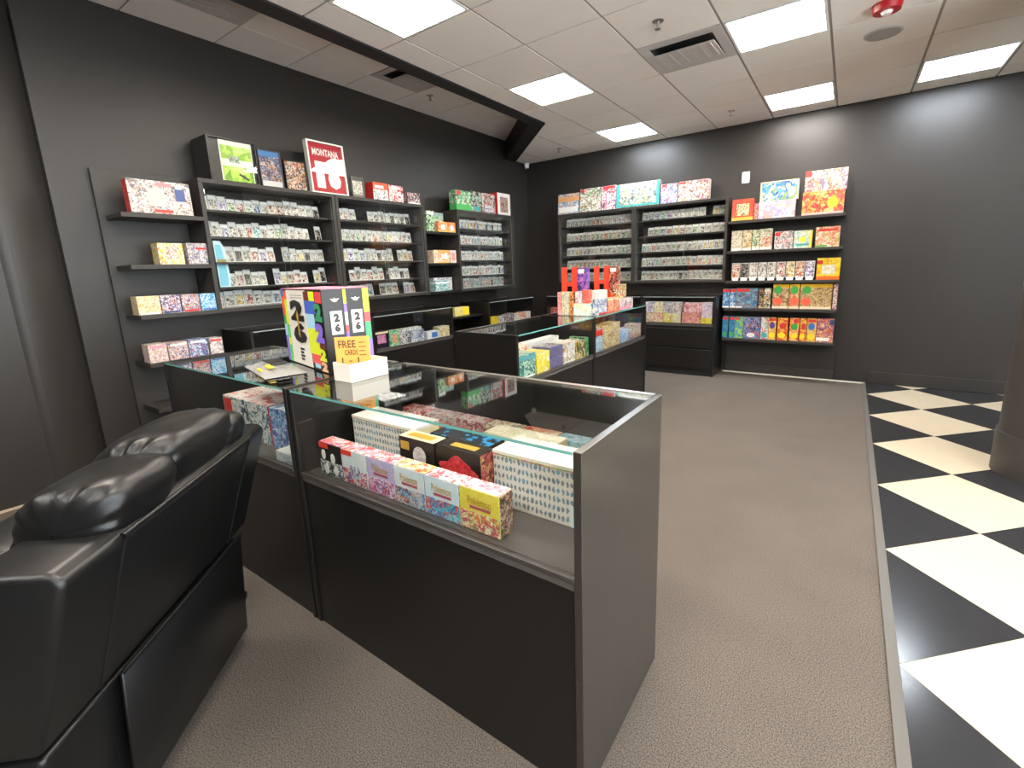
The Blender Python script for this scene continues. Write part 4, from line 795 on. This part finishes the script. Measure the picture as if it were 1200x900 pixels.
def patterned(lab, x0, x1, y, ht, dp):
    o = product('patterned_box', lab, 'box', (x0+x1)/2, y, ZD, 0, x1-x0, dp, ht, M_lat, P_cream, P_cream, NC, bevel=.0015)
    h = (x1-x0)/2
    bx('lid', (-h-.001, h+.001, -.002, dp+.001, ht-.012, ht+.002), mat('lid_white', '#dedad0', .4), o, .001)
    bx('lid_stripe', (-h-.001, h+.001, -.0026, -.002, ht-.012, ht-.008), A('lidst', ['#e88a6a', '#e8d85a', '#8ac86a', '#c8b8a8', '#d86a7a'], scale=30), o)
    bx('sticker', (h-.085, h-.015, -.0025, 0, .012, .052), mat('sticker_tan', '#c89a5e', .4), o)
    bx('sticker', (h-.065, h-.025, -.0028, 0, .058, .088), mat('sticker_grey', '#a8a2a4', .4), o)
    bx('corner_wash', (h-.105, h-.001, -.0022, 0, .002, .07), mat('sticker_sky', '#cfe6ee', .4), o)
    return o
patterned('white lattice patterned box at the left of the near counter', 2.70, 3.07, -5.43, .188, .13)
patterned('white lattice patterned box beside the end panel of the near counter', 3.444, 3.835, -5.435, .188, .14)
o = product('card_box', 'black box with a white round picture in the near counter', 'card box', 3.148, -5.495, ZD, 0, .175, .065, .186, P_blk, P_blk, P_cream, NC, bevel=.0015)
q = MB().prism([(math.cos(k*math.pi/12)*.032, math.sin(k*math.pi/12)*.036) for k in range(24)], 0, .0014).build('round_picture', A('moon', ['#efe8e4', '#e4d8d4', '#c8b8b8'], scale=40), o, (.015, 0, .125)); q.rotation_euler = (HP, 0, 0)
bx('title_plate', (-.078, -.035, -.0014, 0, .14, .17), M_gold, o); bx('top_label', (-.06, .06, .015, .05, .1862, .1878), M_gold, o)
o = product('card_box', 'black box with a red creature shape and red side in the near counter', 'card box', 3.342, -5.495, ZD, 0, .196, .07, .186, P_blk, A('rside', ['#a8423a', '#c8685a', '#e0b06a', '#6a2a28'], scale=30), P_blk, NC, bevel=.0015)
rb = random.Random(4)
pts = [(.078*math.cos(a_)*(1+.16*math.sin(7*a_+1)), .052*math.sin(a_)*(1+.18*math.sin(5*a_))) for a_ in [k*math.pi/20 for k in range(40)]]
q = MB().prism(pts, 0, .0014).build('red_picture', A('redpic', ['#d8323a', '#c02830', '#e85050'], scale=30), o, (0.0, 0, .105)); q.rotation_euler = (HP, 0, 0)
bx('top_label', (-.05, .06, .02, .05, .1862, .1878), M_gold, o)
product('card_box', 'black box with a blue lid picture behind the moon box', 'card box', 3.26, -5.40, ZD, 0, .28, .09, .175, P_blk, P_blk, A('blutop', ['#2c2c30', '#1c1c20', '#2a8ac0', '#34343a'], scale=12, seed=3), NC, bevel=.0015)
product('card_box', 'cream topped box behind the red creature box', 'card box', 3.43, -5.283, ZD, 0, .30, .10, .17, P_cream, P_cream, A('crtop', ['#efe8d4', '#e4dcc4', '#d8d0b0'], scale=20), NC, bevel=.0015)
for i in range(7):
    a = 2.70+.163*i
    product('card_box', ['red', 'white and red', 'rose', 'cream', 'orange', 'aqua', 'white'][i]+' card box in the rear row of the near counter', 'card box', a+.081, -5.165, ZD, 0, .155, .07, .15, A('rr%d' % i, [['#d8584a', '#efe4dc', '#c83a38'], ['#efe8e4', '#d86a5a', '#c8c0c0'], ['#e0a0a0', '#f0e4e0', '#a85a60'], ['#efe4c8', '#d8a87a', '#8a8a98'], ['#e89a5a', '#f0e0c8', '#c85a4a'], ['#a8d8e0', '#efe8e4', '#5aa8c0'], ['#f0ece8', '#c8c4c4', '#a8a8b8']][i], scale=24, seed=i), group='card boxes in the rear row')
# --- counter behind the armchair
o = product('card_box', 'large white and teal sports box with red corner behind the armchair', 'card box', 2.03, -5.55, ZD, 0, .43, .20, .19, A('lc1', ['#efece6', '#4a7a80', '#dfe4e0', '#f4f2ee', '#2a4a58', '#a8c0c4', '#e8e0d8'], scale=22, seed=2), P_red, A('lc1t', ['#efe8e2', '#e4d8d0', '#d86a62', '#f4f0ec'], scale=14, seed=3), bevel=.0015)
bx('title_plate', (-.205, -.13, -.0015, 0, .10, .18), P_red, o); bx('title_plate', (-.165, -.135, -.0016, 0, .05, .11), P_red, o)
product('card_box', 'blue ice coloured sports box next to the white and teal one', 'card box', 2.415, -5.55, ZD, 0, .31, .20, .19, A('lc2', ['#5a8ac8', '#a8c8e8', '#2c4a80', '#dce8f0', '#6a5a9a', '#8ab8d8'], scale=22, seed=5), None, A('lc2t', ['#e8eef0', '#a8c8d8', '#6a8ab8', '#efe8e8'], scale=16), bevel=.0015)
product('card_box', 'small flat white box in front of the blue sports box', 'card box', 2.50, -5.625, ZD, 0, .15, .06, .045, A('lc3', ['#eef0f0', '#c8d8e0', '#e0dcd8', '#8aa8b8'], scale=40, seed=5), None, P_wht, bevel=.0012)

# --- on the counters: tall colourful box, pouch, white tray with the sign
BW, BD, BH = .52, .21, .36; bang = -.205
t = thing('championship_box', 'tall colourful box with a black 26 on white, standing on the counter', 'box', (2.03, -5.30, 1.0065), bang)
bx('carton', (0, BW, 0, BD, 0, BH), [P_blk], t, .0015)
bx('lid', (.0, BW, .0, BD, BH, BH+.002), P_pnk, t)
C_ = {'o': mat('c_orange', '#f0642c', .35), 'y': mat('c_lime', '#dcea2c', .35), 'g': mat('c_green', '#5cd068', .35), 'p': mat('c_violet', '#8468d8', .35), 'r': mat('c_coral', '#e84a4a', .35), 'b': mat('c_blue', '#4468c8', .35), 's': mat('c_sky', '#a8d8f0', .35), 'm': mat('c_maroon', '#6a2a30', .35), 'e': mat('c_emerald', '#3f9a6a', .35), 'f': mat('c_peach', '#f0b890', .35), 'w': P_wht, 'k': P_blk}
def panel(nm, u0, u1, v0, v1, c, y=-.0012): return bx(nm, (BW*u0, BW*u1, y, y+.0012, BH*v0, BH*v1), C_[c], t)
for (v0, v1, c) in ((.90, .99, 'b'), (.76, .90, 'o'), (.64, .76, 'r'), (.52, .64, 'e'), (.36, .52, 's'), (.20, .36, 'p'), (.01, .20, 'p')): panel('colour_block', .0, .07, v0, v1, c)
for (v0, v1, c) in ((.86, .97, 'o'), (.52, .86, 'y'), (.34, .52, 'g'), (.24, .34, 'y'), (.01, .24, 'g')): panel('colour_block', .07, .2, v0, v1, c)
panel('front_label', .15, .64, .01, .985, 'w', -.0016)
text('number_print', '2', P_blk, t, (BW*.23, -.0028, BH*.59), BW*.34, BH*.27); text('number_print', '6', P_blk, t, (BW*.25, -.0028, BH*.30), BW*.34, BH*.27)
q = MB().prism([(.0, .0), (.022, 0), (.016, .05), (.026, .09), (.011, .115), (-.004, .09), (.006, .05)], 0, .001).build('trophy_print', M_gold, t, (BW*.385, -.0040, BH*.40)); q.rotation_euler = (HP, 0, 0)
for k in range(4): bx('small_print', (BW*.37, BW*(.47 if k % 2 else .45), -.0024, -.0016, BH*(.07+.045*k), BH*(.10+.045*k)), P_blk, t)
for k in (0, 1): bx('small_print', (BW*.26, BW*.56, -.0020, -.0012, BH*(.915-.03*k), BH*(.925-.03*k)), mat('print_grey', '#9a9a98', .5), t)
for (u0, u1, v0, v1, c) in ((.60, .72, .86, .975, 'm'), (.72, .84, .86, .975, 'y'), (.60, .84, .70, .86, 'b'), (.62, .80, .52, .70, 's'), (.62, .86, .20, .52, 'y'), (.66, .86, .08, .2, 'r'), (.70, .82, .03, .09, 's')): panel('colour_block', u0, u1, v0, v1, c, -.0018)
text('figure_print', '2', C_['e'], t, (BW*.82, -.0026, BH*.62), BW*.17, BH*.22); panel('colour_block', .86, .99, .84, .97, 'r', -.0018)
text('figure_print', '2', C_['p'], t, (BW*.80, -.0026, BH*.36), BW*.19, BH*.24); panel('colour_block', .84, .99, .29, .35, 'm', -.0018)
text('figure_print', '2', C_['y'], t, (BW*.84, -.0026, BH*.14), BW*.15, BH*.15); text('figure_print', '2', C_['f'], t, (BW*.86, -.0026, BH*.01), BW*.13, BH*.12)
def side(nm, a, b, v0, v1, c, d=.0012): return bx(nm, (BW, BW+d, BD*a, BD*b, BH*v0, BH*v1), C_[c], t)
for (v0, v1, c) in ((.82, .99, 'y'), (.72, .82, 'p'), (.56, .72, 'w'), (.48, .56, 'r'), (.02, .48, 'p')): side('colour_block', .44, .50, v0, v1, c)
for (v0, v1, c) in ((.70, .99, 'y'), (.58, .70, 'r'), (.36, .58, 'e'), (.1, .36, 'p')): side('colour_block', .86, .99, v0, v1, c)
for y0 in (.14, .58):
    side('emblem_card', y0, y0+.24, .46, .74, 'w', .0016)
    text('number_print', '2', P_blk, t, (BW+.0018, BD*(y0+.06), BH*.61), BD*.12, BH*.10, (0, 1, 0)); text('number_print', '6', P_blk, t, (BW+.0018, BD*(y0+.06), BH*.49), BD*.12, BH*.10, (0, 1, 0))
    q = MB().prism([(-.02, .010), (-.006, -.004), (.006, -.004), (.02, .010), (.005, .008), (0, .014), (-.005, .008)], 0, .0012).build('wing_emblem', P_wht, t, (BW+.0004, BD*(y0+.12), BH*.86)); q.rotation_euler = (HP, 0, HP)
# crumpled clear pouch with yellow cards
t = thing('plastic_pouch', 'crumpled silvery plastic pouch with yellow print in front of tall box', 'pouch', (2.20, -5.47, 1.0065), -.25)
rp = random.Random(3); GR = [[rp.uniform(.0, 1) for _ in range(18)] for _ in range(12)]
def pouch(u, v, top=True):
    e = math.sin(math.pi*u)**.5*math.sin(math.pi*v)**.5 if 0 < u < 1 and 0 < v < 1 else 0
    i, j = int(v*11), int(u*17)
    return ((u-.5)*.42, (v-.5)*.17, .002+e*(.012+.022*GR[i][j]))
MB().sheet(pouch, 17, 11).sheet(lambda u, v: ((u-.5)*.42, (.5-v)*.17, .001), 4, 3).build('film', mat('pouch_film', (.50, .50, .50), .22, metal=.4), t)
bx('yellow_print', (.04, .13, -.05, -.025, .030, .033), P_yel, t); bx('yellow_print', (.02, .09, -.075, -.062, .016, .019), P_yel, t)
bx('dark_insert', (-.10, .05, -.02, .05, .030, .034), P_blk, t)
# white tray
t = thing('cardboard_tray', 'open white cardboard tray on the near glass counter', 'tray', (2.7195, -5.376, 1.0065))
for nm, b in (('wall', (-.0555, .0555, -.091, -.088, 0, .073)), ('wall', (-.0555, .0555, .088, .091, 0, .073)), ('wall', (-.0555, -.0525, -.088, .088, 0, .073)), ('wall', (.0525, .0555, -.088, .088, 0, .073)), ('bottom', (-.0525, .0525, -.088, .088, 0, .003))): bx(nm, b, M_card, t)
# orange sign standing in the tray
sx0, sy0, sx1, sy1 = 2.669, -5.452, 2.768, -5.36
sw = math.hypot(sx1-sx0, sy1-sy0); sa = math.atan2(sy1-sy0, sx1-sx0)
t = thing('cardboard_sign', 'orange handwritten cardboard sign standing in the white tray', 'sign', (sx0, sy0, 1.0105), sa)
bx('card', (0, sw, 0, .003, 0, .168), mat('sign_orange', '#e6a550', .7, vary=.08, vscale=30), t)
M_ink = mat('marker_ink', '#5a3a24', .6)
text('lettering', 'FREE', M_ink, t, (sw*.10, -.0006, .124), sw*.50, .030); text('lettering', 'CARDS', M_ink, t, (sw*.26, -.0006, .094), sw*.38, .022)
text('lettering', '1 - 1', M_ink, t, (sw*.16, -.0006, .062), sw*.50, .022)
for k in range(4): bx('ink_line', (sw*.68, sw*(.86+.03*(k % 2)), -.0012, 0, .142-.017*k, .145-.017*k), M_ink, t)

# ================================================================= ARMCHAIR (recliner seen from behind)
ra = math.atan2(.75, -.66)
rc = thing('recliner', 'black leather recliner seen from behind, in front of the counters', 'armchair', (3.187, -6.404, 0), ra)
RW = .90
def prof(name, pts, x0, x1, m, bevel=.02, seg=3, parent=rc):
    """extrude a (y,z) profile along x with rounded edges"""
    n_ = len(pts); mb = MB(); k = 0
    mb.v += [(x0, p[0], p[1]) for p in pts]+[(x1, p[0], p[1]) for p in pts]
    mb.f.append(tuple(range(n_))); mb.f.append(tuple(reversed(range(n_, 2*n_)))); mb.m += [0, 0]; mb.sm += [True, True]
    for i in range(n_):
        j = (i+1) % n_; mb.f.append((i, n_+i, n_+j, j)); mb.m.append(0); mb.sm.append(True)
    me = mb.mesh(name, [m], bevel, seg)
    bm = bmesh.new(); bm.from_mesh(me); bmesh.ops.recalc_face_normals(bm, faces=bm.faces); bm.to_mesh(me); bm.free()
    for p in me.polygons: p.use_smooth = True
    try: me.set_sharp_from_angle(angle=math.radians(50))
    except Exception: pass
    return link(name, me, parent)
shell = prof('back_shell', [(0, .872), (.125, .49), (.34, .49), (.185, .90), (.02, .895)], 0, RW, M_leather, .018)
# piping along the shell edges and the seams of the wings
def tube(name, pts, r, m, parent, n_=8):
    mb = MB(); P = [Vector(p) for p in pts]
    def fn(u, v):
        i = min(int(round(v*(len(P)-1))), len(P)-1); d = (P[min(i+1, len(P)-1)]-P[max(i-1, 0)]).normalized()
        a = d.cross(Vector((0, 0, 1))); a = a.normalized() if a.length > 1e-3 else Vector((1, 0, 0)); b = d.cross(a)
        return P[i]+a*(r*math.cos(2*math.pi*u))+b*(r*math.sin(2*math.pi*u))
    return mb.sheet(fn, n_, len(P)-1, True).build(name, m, parent)
tube('piping', [(.15+.62*k/8, -.004, .884) for k in range(9)], .006, M_leather, shell)
for xx in (.16, .76): tube('seam', [(xx, -.001+.125*k/6, .872-.382*k/6) for k in range(7)], .003, M_leather, shell)
# head roll in three gathered pillows
def pillow(name, x0, x1, cy, cz, ry_, rz_, rad=1., wr=7, seed=0):
    rr = random.Random(seed); ph = [rr.uniform(0, 6.28) for _ in range(4)]
    def fn(u, v):
        a = 2*math.pi*u; q = abs(2*v-1)
        e = (1-q**5)**.4 if 0 < v < 1 else .02
        edge = max(0, q-.70)/.30; edge = edge*(1-edge)*4
        wv = 1+edge*.055*math.sin(wr*2*a+ph[0])*(1+.5*math.sin(5*a+ph[2]))+.010*math.sin(3*a+9*v+ph[1])+.006*math.sin(8*a-14*v+ph[3])
        ca, sa_ = math.cos(a), math.sin(a)
        sq = (abs(ca)**3.2+abs(sa_)**3.2)**(-1/3.2)          # slightly boxy section
        return (x0+(x1-x0)*v, cy+ry_*e*wv*sq*ca*.92-.35*rz_*e*sq*sa_, cz+rz_*e*wv*sq*sa_*.92)
    return MB().sheet(fn, 72, 44, True).build(name, M_leather, rc)
pillow('head_pillow', .13, .40, .115, .905, .125, .105, seed=1)
pillow('head_pillow', .34, .72, .12, .925, .125, .115, seed=2)
pillow('head_pillow', .66, .79, .115, .90, .11, .095, seed=3)
# rest of the chair
prof('back_cushion', [(.20, .86), (.36, .47), (.52, .47), (.38, .88)], .13, .77, M_leather, .05, 4)
prof('base', [(.150, .455), (.19, .07), (.86, .07), (.86, .30), (.36, .455)], .03, RW-.03, M_leather, .015)
prof('rear_flap', [(.118, .478), (.150, .08), (.158, .08), (.126, .478)], .22, .84, M_leather, .002, 1)
tube('flap_piping', [(.22+.62*k/8, .118, .480) for k in range(9)], .006, M_leather, rc)
prof('seat_cushion', [(.34, .47), (.34, .30), (.95, .30), (1.0, .40), (.95, .50)], .13, .77, M_leather, .05, 4)
for s, a, b in (('near', -.06, .13), ('far', .77, .96)):
    arm = prof('armrest', [(.33, .08), (.33, .60), (.42, .64), (.90, .62), (.97, .52), (.97, .08)], a, b, M_leather, .04, 4)
prof('footrest', [(.98, .10), (.98, .42), (1.08, .40), (1.08, .12)], .12, .78, M_leather, .03, 3)
lp = tube('pull_loop', [(.075, .34+.10*math.cos(k*math.pi/10), .70+.10*math.sin(k*math.pi/10)) for k in range(21)], .016, M_leather, rc)
MB().cyl((0, 0), .018, .018, 0, .012, 16).build('bolt', M_metal, rc, (RW-.035, .166, .20)).rotation_euler = (HP, 0, 0)
for (x, y) in ((.08, .24), (.82, .24), (.08, .80), (.82, .80)): bx('foot', (x-.03, x+.03, y-.03, y+.03, 0, .072), M_black, rc)
